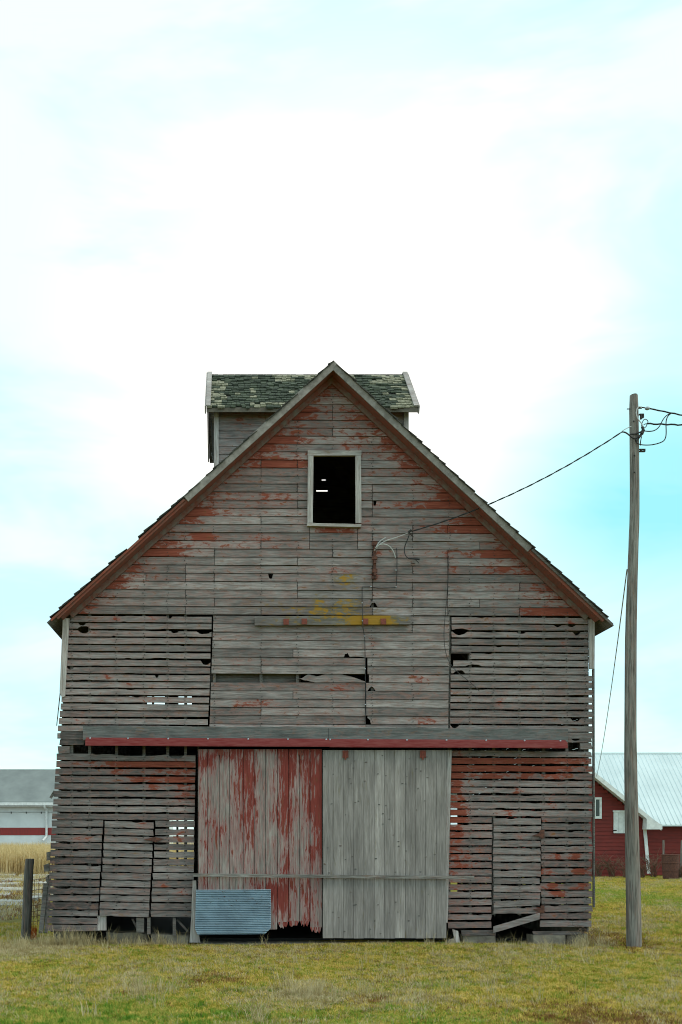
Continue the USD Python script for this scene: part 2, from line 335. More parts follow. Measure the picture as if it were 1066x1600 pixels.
xs = np.concatenate([[-3000, -600, -120, -50, -25], np.arange(-14, 14.1, 0.4), [25, 50, 120, 600, 3000]])
ys = np.concatenate([[-400, -60, -25], np.arange(-14, 6.1, 0.4), [10, 16, 24, 40, 80, 200, 800, 5000]])
gv = np.array([[x, y, ground_z(x, y) if abs(x) < 15 and -15 < y < 7 else -0.03] for y in ys for x in xs])
nx = len(xs)
gf = [q for j in range(len(ys) - 1) for i in range(nx - 1) for q in ([j * nx + i, j * nx + i + 1, (j + 1) * nx + i + 1], [j * nx + i, (j + 1) * nx + i + 1, (j + 1) * nx + i])]
obj('ground', (gv, gf), M['soil'], smooth=True, kind='structure')

# ------------------------------------------------------------------ the barn: paint left on the boards, in photograph pixels
SPOTS = [  # x, y, reach in x, reach in y, strength
    (478, 642, 22, 6, .6), (514, 617, 16, 6, .5), (467, 652, 20, 6, .4), (443, 688, 24, 6, .6), (443, 725, 36, 6, .95), (546, 697, 16, 6, .5), (564, 681, 12, 5, .5), (621, 690, 14, 6, .5),
    (639, 727, 14, 6, .8), (653, 754, 14, 5, .5), (425, 779, 26, 5, .5), (314, 802, 20, 6, .6), (321, 839, 24, 6, .6), (410, 839, 22, 6, .45), (514, 827, 20, 5, .8), (546, 829, 14, 6, .8), (471, 815, 12, 6, .4),
    (574, 818, 10, 6, .5), (254, 862, 34, 5, 1.0), (313, 838, 16, 6, .5), (296, 813, 18, 6, .6), (133, 950, 20, 6, .6), (724, 825, 40, 5, .8), (784, 864, 36, 5, .95), (781, 888, 28, 5, .6), (864, 954, 56, 5, 1.0),
    (740, 813, 20, 6, .6), (178, 965, 9, 5, .7), (240, 963, 11, 5, .7), (147, 974, 10, 5, .6), (125, 985, 26, 5, .35), (168, 1055, 6, 4, .9), (196, 1066, 8, 4, .9), (264, 1065, 10, 4, .9), (225, 1089, 8, 5, .7),
    (124, 1123, 6, 5, .9), (240, 1193, 90, 5, .85), (180, 1204, 12, 5, .6), (260, 1204, 30, 5, .4), (224, 1217, 26, 5, .6), (270, 1217, 26, 5, .6), (237, 1229, 14, 5, .6), (290, 1235, 18, 30, .55),
    (128, 1311, 16, 5, .55), (223, 1289, 10, 5, .55), (282, 1306, 12, 8, .55), (254, 1383, 8, 4, .6), (286, 1394, 12, 5, .5), (168, 1254, 10, 3, .3), (780, 965, 10, 5, .7), (740, 974, 6, 5, .9), (843, 975, 6, 5, .9),
    (890, 974, 6, 5, .8), (880, 1010, 6, 6, .8), (710, 1075, 5, 5, .9), (785, 1098, 6, 6, .5), (715, 986, 10, 6, .5), (735, 986, 6, 5, .5), (800, 1187, 105, 6, .75), (770, 1200, 34, 6, .6), (830, 1200, 70, 5, .7), (765, 1212, 30, 6, .55),
    (820, 1211, 12, 6, .6), (870, 1211, 20, 6, .5), (712, 1205, 14, 60, .5), (716, 1275, 18, 14, .55), (712, 1300, 16, 90, .45), (807, 1233, 6, 6, .6), (861, 1256, 7, 5, .6), (793, 1270, 9, 5, .6), (851, 1279, 5, 6, .8),
    (763, 1293, 6, 8, .6), (813, 1307, 5, 5, .5), (895, 1338, 6, 5, .7), (872, 1338, 5, 5, .6), (908, 1361, 12, 5, .85), (853, 1361, 8, 5, .8), (864, 1386, 14, 5, .8), (908, 1386, 12, 5, .85), (872, 1397, 12, 5, .85),
    (840, 1422, 8, 6, .8), (838, 1392, 6, 10, .6), (395, 1100, 34, 5, .6), (376, 1034, 18, 6, .4), (579, 1008, 7, 5, .6), (586, 899, 7, 6, .7), (530, 891, 20, 5, .4), (530, 1075, 24, 6, .4), (654, 1060, 10, 12, .45), (669, 1126, 14, 5, .6),
    (590, 862, 8, 7, .5), (708, 888, 8, 8, .5), (704, 866, 8, 7, .45), (410, 700, 30, 6, .5), (610, 650, 12, 12, .35), (700, 772, 26, 9, .6), (180, 910, 24, 7, .45), (215, 885, 20, 6, .5), (690, 790, 30, 7, .45), (236, 838, 14, 6, .5)]
SPOTS = np.array(SPOTS, float)
LICHEN = np.array([(541, 904, 18, 8, .8), (498, 940, 8, 12, .7), (525, 944, 12, 8, .5), (550, 944, 16, 8, .65), (520, 956, 70, 6, .5), (430, 946, 50, 9, .3), (535, 918, 40, 8, .2)], float)
BEAM_LICHEN = np.array([(588, 970, 30, 14, .85), (520, 968, 110, 16, .42), (560, 966, 20, 8, .3)], float)
APX, APY, SL, SR = 518.25, 576.1, 0.9059, 0.9333      # where the roof's top edge crosses the wall plane


def roof_y(x):
    return APY + (SL * (APX - x) if x < APX else SR * (x - APX))


def field(t, x, y):
    return float((t[:, 4] * np.exp(-(((x - t[:, 0]) / t[:, 2]) ** 2 + ((y - t[:, 1]) / t[:, 3]) ** 2) * 0.9)).sum())


def paint_at(x, y, base):
    p = base + field(SPOTS, x, y)
    if y < 962:
        d = (y - roof_y(x)) * 0.74
        h = math.sin(round(y / 12.9) * 12.9898 + (3.1 if x > 518 else 0)) * 43758.5453
        h -= math.floor(h)
        p += (0.38 + 0.22 * h) * math.exp(-max(d - 14, 0) / (14.0 + 34.0 * h))
    return min(p, 1.1)


ROUGH = random.Random(31)


def board(name, parent, x0, x1, yt, yb, yf=0.0, th=0.024, tilt=0.010, slope=0.0, base=0.1, tone=None, bites=(), end0=(0.0, 0.0), end1=(0.0, 0.0), wav=0.25, ragged=0.0, material=None, moss=None, pivot=521.0, step=13.0, label=None, roofclip=False, kind=None):
    """One board of the front: pixel range x0..x1, upper edge yt, lower edge yb. bites: (edge, x, half width, depth). end0, end1: (shift at the top, shift at the bottom) of the left and right end."""
    tone = 0.9 + 1.35 * ((tone if tone is not None else ROUGH.uniform(0.72, 1.18)) - 0.95)
    nt, nb = smoothnoise(ROUGH.random()), smoothnoise(ROUGH.random())
    u = list(np.linspace(0, 1, max(2, int((x1 - x0) / step) + 1)))
    bites = [(*q, 2.6)[:5] for q in bites]
    for e, bx, hw, dp, ex in bites:
        u += [min(max((bx + k * hw - x0) / (x1 - x0), 0), 1) for k in (-1.05, -0.9, -0.6, -0.2, 0.25, 0.65, 0.9, 1.05)]
    u = sorted(set(round(a, 4) for a in u))
    v, wear = [], []
    for i, a in enumerate(u):
        e0 = (end0[0] * (1 - a) + end1[0] * a, end0[1] * (1 - a) + end1[1] * a)
        x = x0 + (x1 - x0) * a
        xt, xb = x + e0[0], x + e0[1]
        t, b = yt + slope * (xt - pivot) + wav * nt(xt), yb + slope * (xb - pivot) + wav * nb(xb)
        for e, bx, hw, dp, ex in bites:
            s = 1 - min(abs(x - bx) / hw, 1) ** ex
            s *= 1 + 0.12 * math.sin(x * 1.7 + bx)
            if s > 0:
                if e == 't':
                    t += dp * s
                else:
                    b -= dp * s
        if b - t < 0.6:
            m = (t + b) / 2
            t, b = m - 0.3, m + 0.3
        if ragged and i in (0, len(u) - 1):
            xt += ROUGH.uniform(-ragged, ragged)
            xb += ROUGH.uniform(-ragged, ragged)
        for xx, yy, yo in ((xt, t, tilt), (xb, b, 0.0)):
            p = W(xx, yy, 0)
            ye = (t + b) / 2 + 0.35 * (yy - (t + b) / 2)
            v.append([p[0], yf + yo, p[2]])
            alg = 0.40 * math.exp(-max(xx - 84, 0) / 38.0) * min(max((yy - 1090) / 90.0, 0), 1)      # the blackened left corner
            wear.append((paint_at(xx, ye, base), field(LICHEN if moss is None else moss, xx, ye), tone * (1 - alg)))
    n = len(u)
    front = np.array(v)
    back = front.copy()
    back[:, 1] = yf + max(tilt, 0) + th
    vv = np.vstack([front, back])
    f = []
    o = 2 * n
    for i in range(n - 1):
        a, b, c, d = 2 * i, 2 * i + 1, 2 * i + 3, 2 * i + 2
        f += [[a, b, c], [a, c, d], [o + a, o + c, o + b], [o + a, o + d, o + c], [a, d, o + d], [a, o + d, o + a], [b, o + b, o + c], [b, o + c, c]]
    f += [[0, o, o + 1], [0, o + 1, 1], [2 * n - 2, 2 * n - 1, o + 2 * n - 1], [2 * n - 2, o + 2 * n - 1, o + 2 * n - 2]]
    return obj(name, (vv, f), material or M['board'], parent, wear=wear * 2, label=label, kind=kind)


barn = thing('wooden_barn', 'large weathered grey corn crib barn with peeling red paint and a rooftop cupola', 'barn')
STUDS = [112, 140, 182, 225, 262, 290, 335, 408, 465, 520, 582, 645, 702, 735, 772, 812, 850, 886, 915]
fw = []
for sx in STUDS:
    top = max(roof_y(sx) + 22, 600)
    if 489 < sx < 556:
        fw += [pbox(sx - 2.2, sx + 2.2, top, 702, 0.045, 0.13), pbox(sx - 2.2, sx + 2.2, 826, 1140, 0.045, 0.13)]
    elif sx in (335, 408, 465, 582, 645):
        fw.append(pbox(sx - 2.2, sx + 2.2, top, 1140, 0.045, 0.13))
    else:
        fw.append(pbox(sx - 2.2, sx + 2.2, top, 1430, 0.045, 0.13))
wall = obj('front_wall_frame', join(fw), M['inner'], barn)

# gable siding, row by row from the old eaves line up
rows, y, pitch = [], 961.0, 12.95
while y > 606:
    rows.append((y - pitch, y))
    y -= pitch
    pitch -= 0.022
JOINTS = [228, 290, 335, 408, 465, 520, 582, 645, 700, 750, 812]
WIN = (483, 562, 706, 819)
for k, (a, b) in enumerate(rows):
    mid = (a + b) / 2
    xl = APX - (mid - APY - 15) / SL
    xr = APX + (mid - APY - 15) / SR
    cuts = [j for j in JOINTS if xl + 25 < j < xr - 25 and rng.random() < 0.26]
    if mid > 858:
        cuts = sorted(set(cuts + [700]))
    if mid > 826 and mid < 860:
        cuts = sorted(set([c for c in cuts if abs(c - 520) > 45] + [484, 559]))
    spans = list(zip([xl] + cuts, cuts + [xr]))
    out = []
    for s, e in spans:                                    # the loft opening interrupts the rows
        if b > WIN[2] + 4 and a < WIN[3] - 2:
            if s < WIN[0] < e or s < WIN[1] < e or (WIN[0] <= s and e <= WIN[1]):
                if s < WIN[0] - 6:
                    out.append((s, WIN[0] + 2))
                if e > WIN[1] + 6:
                    out.append((WIN[1] - 2, e))
                continue
        out.append((s, e))
    for s, e in out:
        bites = []
        if abs(mid - 905) < 6.5 and s < 423 < e:
            bites.append(('t', 423, 4, 8))
        if abs(mid - 946) < 6.5 and s < 583 < e:
            bites += [('b', 584, 6, 6), ('t', 581, 2, 4)]
        if abs(mid - 787) < 6.5 and s < 586 < e:
            bites.append(('t', 586, 3, 8))
        base = rng.choice([0.02, 0.1, 0.18, 0.24, 0.12, 0.28])
        if mid > 870:
            base -= 0.08
        left, right = s == xl, e == xr
        h = (b - a) / 2
        board('siding_board', wall, s + (0 if left else 0.45), e - (0 if right else 0.45), a + 0.45, b - 0.35, slope=0.0045, base=base, bites=bites,
              end0=(h / SL, -h / SL) if left else (0, 0), end1=(-h / SR, h / SR) if right else (0, 0), yf=rng.uniform(-0.003, 0.003), tone=rng.uniform(0.74, 1.16))

# middle siding over the sliding doors
y0, mp = 962.0, 13.05
for k in range(14):
    a, b = y0 + k * mp, y0 + (k + 1) * mp
    mid = (a + b) / 2
    b = min(b, 1137)
    xl, xr = 333 - (a - 962) * 0.035, 703 - (a - 962) * 0.012
    cuts = sorted(rng.sample([408, 458, 520, 645], rng.choice([0, 1, 1]))) if k != 7 else [463]
    if k >= 5 and k != 7:
        cuts = sorted(set([c for c in cuts if c not in (520, 645)] + [572]))
    if k == 7:                                            # a board gone, the next one split
        board('siding_board', wall, 464, 572, a + 0.45, b - 0.35, base=0.1, bites=[('t', 464, 14, 7, 1.1), ('b', 464, 28, 6, 0.9), ('t', 492, 14, 3, 1.0), ('t', 574, 42, 11, 0.9)], end0=(4, 1), slope=0.0035)
        board('siding_board', wall, 577, xr, a + 0.45, b - 0.35, base=0.2, slope=0.0035)
        continue
    for s, e in zip([xl] + cuts, cuts + [xr]):
        bites = []
        if k == 4 and s < 542 < e:
            bites += [('b', 542, 4.5, 6), ('b', 556, 14, 1.2)]
        if k == 5 and s < 573 <= e:
            pass
        if k == 8 and s <= 580 < e:
            bites.append(('b', 581, 6, 6))
        if k == 12 and s <= 575 < e:
            bites.append(('b', 576, 4, 9))
        if k == 13:
            bites.append(('b', (s + e) / 2, (e - s) / 3, 1.5))
        gap0 = 2.6 if (s == 572 and k in (5, 6, 12)) else 0.4
        board('siding_board', wall, s + gap0, e - 0.4, a + 0.45, b - 0.35, slope=0.0035, base=rng.choice([0.0, 0.06, 0.12, 0.18]), bites=bites, tone=rng.uniform(0.72, 1.12), yf=rng.uniform(-0.003, 0.003))
obj('inner_board', pbox(326, 470, 1044, 1080, 0.14, 0.16), M['inner'], wall)

# slatted crib panels: upper left and upper right
def slat_gap(i):
    return 1.9 + 0.8 * rng.random()


BITE_UL = {0: [('t', 265, 4, 3)], 1: [('t', 128, 6, 4), ('b', 131, 10, 4)], 2: [('t', 131, 9, 5), ('t', 273, 6, 3), ('t', 319, 11, 4)], 5: [('b', 250, 20, 1)], 6: [('t', 322, 8, 7)], 7: [('t', 110, 5, 4)], 8: [('t', 245, 3, 4)], 15: [('b', 212, 4, 2)]}
for k in range(17):
    a = 962 + k * 11.45
    xl, xr = 110 - (a - 962) * 0.115, 331.5 - (a - 962) * 0.035
    if a > 1085:
        xl += 0.5
    if k == 15:
        xr = 300
    board('slat', wall, xl, xr - rng.uniform(0, 1), a, a + 11.45 - slat_gap(k), slope=0.006 + rng.uniform(-0.003, 0.003), pivot=105, base=0.04 + rng.uniform(0, 0.14), bites=BITE_UL.get(k, ()) + [('b', rng.uniform(130, 300), rng.uniform(3, 12), rng.uniform(0.5, 1.6))] if k in BITE_UL else [('t', rng.uniform(130, 300), rng.uniform(4, 16), rng.uniform(0.3, 1.3))],
          tone=rng.uniform(0.72, 1.05), wav=0.32, ragged=0.2, yf=rng.uniform(-0.004, 0.004))
BITE_UR = {1: [('t', 872, 6, 3), ('t', 893, 7, 3), ('b', 720, 12, 2)], 2: [('t', 719, 11, 5), ('t', 815, 7, 3), ('t', 902, 6, 5)], 4: [('t', 780, 5, 1.5)], 6: [('b', 740, 12, 3)], 7: [('b', 718, 9, 5)], 14: [('t', 900, 8, 5)], 15: [('t', 711, 7, 5)], 16: [('t', 804, 6, 2)]}
for k in range(17):
    a = 964.5 + k * 11.22
    xl, xr = 706.5 - (a - 962) * 0.018, 919
    if a > 1046:
        xr = 926.6 + rng.uniform(-1.2, 0.6)
    if k == 5:
        xl = 734
    if k in (6,):
        xl = 709
    b = [*BITE_UR.get(k, ()), ('t', rng.uniform(740, 880), rng.uniform(4, 16), rng.uniform(0.3, 1.2))]
    board('slat', wall, xl, xr, a, a + 11.22 - slat_gap(k), slope=0.006 + rng.uniform(-0.003, 0.003), pivot=705, base=0.04 + rng.uniform(0, 0.12), bites=b, tone=rng.uniform(0.7, 1.05), wav=0.32, ragged=0.5, yf=rng.uniform(-0.004, 0.004))
board('slat', wall, 705, 736, 1019, 1020.5, base=0, tone=0.6)
# band behind the ends of the track
board('slat', wall, 94, 134, 1143, 1153, base=0, tone=0.62, ragged=1.5)
board('slat', wall, 93, 132, 1155, 1164, base=0, tone=0.58, ragged=1.5)
board('slat', wall, 91, 110, 1166, 1177, base=0, tone=0.85, ragged=1.5)
board('slat', wall, 888, 925, 1152, 1160, base=0.02, tone=0.8, ragged=1, bites=[('t', 900, 9, 5)])
board('slat', wall, 908, 925, 1161, 1171, base=0.02, tone=0.9, ragged=1)

# lower left crib wall
LP = 11.72
for k in range(9):
    a = 1177.5 + k * LP
    xl = 88.5 - (a - 1177) * 0.075
    sl = 0.006
    b = [('t', rng.uniform(110, 290), rng.uniform(4, 16), rng.uniform(0.3, 1.4)), ('b', rng.uniform(110, 290), rng.uniform(4, 14), rng.uniform(0.3, 1.2))]
    if k == 0:
        b += [('t', 215, 40, 2.5), ('t', 275, 12, 6)]
        sl = 0.012
    board('slat', wall, xl, 305.5 - k * 0.15, a, a + LP - slat_gap(k) - (0.5 if k else 0), slope=sl, pivot=90, base=[.0, .2, .2, .2, .14, .1, .08, .08, .08][k], bites=b, tone=rng.uniform(0.66, 0.98), wav=0.35, ragged=0.4, yf=rng.uniform(-0.004, 0.004))
for k in range(15):
    a = 1282.5 + k * LP
    dx = -(a - 1282) * 0.057
    b = [('t', rng.uniform(95, 150), rng.uniform(3, 14), rng.uniform(0.4, 2.0)), ('b', rng.uniform(90, 145), rng.uniform(3, 10), rng.uniform(0.3, 1.0))]
    board('slat', wall, 81.0 + dx * 0.9 + rng.uniform(-0.3, 0.3), 161.5 + dx - rng.uniform(0, 1.4), a - 1, a + LP - slat_gap(k) - 0.6, slope=rng.uniform(0.0, 0.012), pivot=90, base=rng.uniform(0.0, 0.1), bites=b, tone=rng.uniform(0.55, 0.88), wav=0.35, ragged=0.4, yf=rng.uniform(-0.006, 0.004))
for k in range(13):
    a = 1282.5 + k * LP
    dx = -(a - 1282) * 0.052
    b = [('t', rng.uniform(245, 290), rng.uniform(3, 10), rng.uniform(0.4, 1.2))]
    g = 2.2 if 0 < k < 6 else slat_gap(k) + 0.5
    board('slat', wall, 243 + dx, 304.5 + dx * 0.45, a + (1.2 if 0 < k < 6 else 0), a + LP - g + 1.0, slope=rng.uniform(0.004, 0.012), pivot=243, base=rng.uniform(0.0, 0.1), bites=b, tone=rng.uniform(0.68, 0.95), wav=0.3, ragged=0.7, yf=rng.uniform(-0.004, 0.004))

# lower right crib wall
for k in range(9):
    a = 1172.8 + k * 11.55
    b = [('t', rng.uniform(740, 880), rng.uniform(4, 16), rng.uniform(0.3, 1.4)), ('b', rng.uniform(720, 900), rng.uniform(4, 14), rng.uniform(0.3, 1.2))]
    board('slat', wall, 704.5 - k * 0.15, 926 + rng.uniform(-1.5, 0.8), a, a + 11.55 - slat_gap(k) - 0.3, slope=0.006 + rng.uniform(-0.003, 0.003), pivot=705, base=[.0, .34, .3, .26, .16, .16, .14, .12, .16][k], bites=b, tone=rng.uniform(0.66, 0.98), wav=0.35, ragged=1.2, yf=rng.uniform(-0.004, 0.004))
for k in range(15):
    a = 1276.5 + k * 11.72
    dx = -k * 0.2
    b = [('t', rng.uniform(715, 760), rng.uniform(3, 10), rng.uniform(0.4, 1.2))]
    board('slat', wall, 702.5 + dx, 769.3 + dx * 0.3 - rng.uniform(0, 0.8), a, a + 11.72 - slat_gap(k) - 0.2, slope=rng.uniform(-0.01, 0.004), pivot=735, base=rng.uniform(0.08, 0.34), bites=b, tone=rng.uniform(0.64, 0.92), wav=0.3, ragged=0.7, yf=rng.uniform(-0.004, 0.004))
for k in range(15):
    a = 1275.5 + k * 11.65
    b = [('t', rng.uniform(860, 910), rng.uniform(3, 10), rng.uniform(0.4, 1.6))]
    board('slat', wall, 847 - k * 0.12, 926 + rng.uniform(-2.5, 0.8), a, a + 11.65 - slat_gap(k) - 0.2, slope=rng.uniform(-0.006, 0.008), pivot=880, base=rng.uniform(0.02, 0.26), bites=b, tone=rng.uniform(0.6, 0.9), wav=0.3, ragged=1.4, yf=rng.uniform(-0.004, 0.004))
board('slat', wall, 834, 912, 1455.5, 1461, base=0, tone=0.6, ragged=1.5)
board('slat', wall, 722, 776, 1453.5, 1462, base=0, tone=0.55, ragged=1.5)

# nail heads along the studs, far too small to tell apart
nv, nf = [], []
for sx in STUDS:
    yy = max(roof_y(sx) + 26, 612)
    while yy < 1430:
        yy += 4.2
        if 1136 < yy < 1176 or rng.random() < 0.35 or (484 < sx < 560 and 702 < yy < 822) or (308 < sx < 700 and yy > 1136):
            continue
        c = W(sx + rng.uniform(-1.6, 1.6), yy, 0)
        r = rng.uniform(0.006, 0.011)
        o = len(nv)
        nv += [[c[0] - r, -0.0065, c[2]], [c[0], -0.0065, c[2] - r], [c[0] + r, -0.0065, c[2]], [c[0], -0.0065, c[2] + r], [c[0], 0.012, c[2]]]
        nf += [[o, o + 1, o + 2], [o, o + 2, o + 3], [o, o + 4, o + 1], [o + 1, o + 4, o + 2], [o + 2, o + 4, o + 3], [o + 3, o + 4, o]]
obj('nail_head', (np.array(nv), nf), M['iron'], wall, kind='stuff')

# crib doors: boards on a hung frame, leaning with the wall
def crib_door(x0, x1, ytop, n, pitch, lean, sl, label, hinges, skip=(), bottom=None):
    fr = join([pbox(x0 + 6 + (0 if lean == 0 else -6), x0 + 12, ytop + 4, ytop + n * pitch - 6, 0.03, 0.07), pbox(x1 - 14, x1 - 8, ytop + 4, ytop + n * pitch - 6, 0.03, 0.07)])
    d = obj('crib_door', fr, M['inner'], barn, label=label)
    for k in range(n):
        a = ytop + k * pitch
        dx = lean * k * pitch
        s = sl
        if k in skip:
            s = skip[k]
        b = [('t', rng.uniform(x0 + 8, x1 - 8), rng.uniform(3, 12), rng.uniform(0.3, 1.4)), ('b', rng.uniform(x0 + 8, x1 - 8), rng.uniform(3, 8), rng.uniform(0.2, 0.9))]
        board('slat', d, x0 + dx + rng.uniform(0, 1), x1 + dx - rng.uniform(0, 1), a, a + pitch - slat_gap(k) + 0.3, slope=s, pivot=(x0 + x1) / 2, base=rng.uniform(0.0, 0.12), bites=b, tone=rng.uniform(0.72, 0.98), wav=0.3, ragged=0.8, yf=-0.012 + rng.uniform(-0.004, 0.004))
    for pts in hinges:
        obj('hinge', pprism(pts, -0.03, -0.016), M['rust'], d)
    return d


crib_door(163.5, 241, 1284, 13, 11.55, -0.062, 0.028, 'leaning slatted crib door left of the sliding doors', [[(224, 1312), (241, 1308), (257, 1311), (244, 1316), (240, 1315)]])
crib_door(771, 845.5, 1279, 13, 11.62, -0.004, 0.003, 'slatted crib door right of the sliding doors with loose lowest board', [[(832, 1306), (843, 1302), (845, 1297), (851, 1297), (851, 1310), (845, 1310), (843, 1307)], [(833, 1421), (845, 1419), (847, 1415), (851, 1415), (851, 1427), (845, 1426)]], skip={11: -0.05})
board('slat', wall, 771, 842, 1437, 1447, slope=-0.30, pivot=806, base=0, tone=0.9, yf=-0.05, ragged=1.0, label='loose slat hanging aslant across the opening')

# ------------------------------------------------------------------ sliding doors
def plank(parent, x0, x1, yt, yb, yf, paint, tone, m, groove=False, rag=0.0, lich=0.0):
    v, f, wear = [], [], []
    zs = np.linspace(yt, yb, 26)
    xsn = [x0, x0 + 0.35] + ([(x0 + x1) / 2 - 0.5, (x0 + x1) / 2, (x0 + x1) / 2 + 0.5] if groove else []) + [x1 - 0.35, x1]
    ds = [0.006, 0] + ([0, 0.003, 0] if groove else []) + [0, 0.006]
    nxs = len(xsn)
    for j, yy in enumerate(zs):
        for i, (xx, dd) in enumerate(zip(xsn, ds)):
            yv = yy
            if rag and j == len(zs) - 1:
                yv = yy + rag * math.sin(xx * 2.1 + x0) * 0.6
            p = W(xx, yv, 0)
            v.append([p[0], yf + dd, p[2]])
            wear.append((paint(xx, yv), lich, tone))
    n0 = len(v)
    for j in range(len(zs) - 1):
        for i in range(nxs - 1):
            a = j * nxs + i
            f += [[a, a + nxs, a + nxs + 1], [a, a + nxs + 1, a + 1]]
    ring = [i for i in range(nxs)] + [j * nxs + nxs - 1 for j in range(1, len(zs))] + [(len(zs) - 1) * nxs + i for i in range(nxs - 2, -1, -1)] + [j * nxs for j in range(len(zs) - 2, 0, -1)]
    for r in ring:
        q = list(v[r])
        q[1] = yf + 0.026
        v.append(q)
        wear.append(wear[r])
    m_ = len(ring)
    for i in range(m_):
        j = (i + 1) % m_
        f += [[ring[i], n0 + j, ring[j]], [ring[i], n0 + i, n0 + j]]
    a, b = W(x0, yt), W(x1, yb)
    f += [[n0, n0 + nxs - 1, n0 + nxs - 1 + len(zs) - 1], [n0, n0 + nxs - 1 + len(zs) - 1, n0 + 2 * nxs - 3 + len(zs)]]
    return obj('plank', (np.array(v), f), m, parent, wear=wear)


DY = -0.10
red_door = obj('sliding_door', join([pbox(313, 500, 1195, 1207, DY + 0.03, DY + 0.055), pbox(313, 500, 1300, 1312, DY + 0.03, DY + 0.055), pbox(313, 500, 1402, 1412, DY + 0.03, DY + 0.055)]), M['inner'], barn, label='sliding door of upright planks with peeling red paint and rotted lower edge')
edges = [310, 325, 343, 359, 380, 397, 415, 433, 451, 468, 484, 503]
bottoms = [1450, 1450, 1450, 1450, 1450, 1450, 1452, 1450, 1449, 1449, 1458]
RED = np.array([(318, 1195, 14, 14, .5), (345, 1186, 30, 8, .45), (318, 1250, 6, 60, .45), (322, 1330, 7, 60, .35), (348, 1300, 7, 24, .55), (367, 1240, 8, 20, .5), (369, 1310, 8, 40, .4), (386, 1200, 12, 34, .55), (389, 1270, 9, 60, .6), (403, 1260, 6, 60, .3), (405, 1350, 5, 40, .5),
                (425, 1200, 5, 20, .5), (428, 1270, 6, 40, .6), (447, 1195, 12, 30, .8), (446, 1250, 6, 40, .7), (446, 1340, 5, 50, .6), (458, 1280, 7, 26, .6), (475, 1200, 8, 30, .6), (482, 1260, 6, 30, .6), (495, 1195, 10, 34, .9), (499, 1260, 5, 50, .7), (490, 1330, 10, 16, .4), (499, 1320, 5, 60, .5),
                (410, 1390, 20, 14, .55), (430, 1400, 10, 30, .6), (448, 1405, 8, 40, .5), (478, 1400, 8, 40, .6), (320, 1385, 20, 8, .3), (490, 1436, 6, 6, .6)], float)
for k in range(11):
    zb = bottoms[k]
    tone = rng.uniform(0.9, 1.15)
    pk = rng.uniform(0.04, 0.18)
    if k < 7:
        plank(red_door, edges[k] + 0.3, edges[k + 1] - 0.3, 1171.5, zb, DY + rng.uniform(-0.003, 0.003), lambda x, yv, pk=pk: min(1.1, pk + field(RED, x, yv) + (0.3 if yv < 1182 else 0)), tone, M['plank'], rag=2.0)
    else:                                                # rotted ends: narrowing tips
        plank(red_door, edges[k] + 0.4, edges[k + 1] - 0.5, 1171.5, zb - 10, DY + rng.uniform(-0.003, 0.003), lambda x, yv, pk=pk: min(1.1, pk + field(RED, x, yv) + (0.3 if yv < 1182 else 0)), tone, M['plank'])
        w = edges[k + 1] - edges[k]
        pts = [(edges[k] + 0.4, zb - 10.2), (edges[k + 1] - 0.5, zb - 10.2)]
        for q in range(8):
            fr = 1 - (q + 0.5) / 8
            pts.append((edges[k] + 0.6 + (w - 1.4) * fr, zb + rng.uniform(-7.0, 1.5) * (1.0 if q % 2 else 0.55) - (4 if q in (0, 7) else 0)))
        tip = pprism(pts, DY, DY + 0.024)
        obj('rotted_plank_end', tip, M['plank'], red_door, wear=[(0.5, 0, 0.95)] * len(tip.vertices))
for hx in (345, 470):
    obj('hanger', join([pbox(hx - 4, hx + 4, 1171, 1180, DY - 0.022, DY - 0.008), pbox(hx - 1.2, hx + 1.2, 1173, 1186, DY - 0.034, DY - 0.022)]), M['redrust'], red_door)
grey_door = obj('sliding_door', join([pbox(507, 692, 1195, 1207, DY - 0.002, DY + 0.02), pbox(507, 692, 1440, 1452, DY - 0.002, DY + 0.02)]), M['inner'], barn, label='sliding door of plain grey upright planks')
for k in range(12):
    a = 503.5 + k * 15.98
    plank(grey_door, a + 0.12, a + 15.98 - 0.12, 1173, 1465 + rng.uniform(-0.3, 0.3), DY - 0.03 + rng.uniform(-0.002, 0.002), lambda x, yv: -0.3, rng.choice([0.82, 0.88, 0.93, 0.98, 1.06]), M['new_plank'], groove=True)
for hx in (540, 661):
    obj('hanger', join([pbox(hx - 4.5, hx + 4.5, 1172.5, 1184, DY - 0.052, DY - 0.034), pbox(hx - 1.3, hx + 1.3, 1175, 1187, DY - 0.062, DY - 0.052)]), M['redrust'], grey_door)
# knots on the grey planks
kn = []
for _ in range(70):
    kx, ky = rng.uniform(506, 694), rng.uniform(1180, 1460)
    c = W(kx, ky, DY - 0.0325)
    s = trimesh.creation.icosphere(1, 1.0)
    s.apply_scale([rng.uniform(0.008, 0.02), 0.004, rng.uniform(0.006, 0.012)])
    s.apply_translation(c)
    kn.append(s)
obj('wood_knot', join(kn), M['inner'], grey_door, kind='stuff')
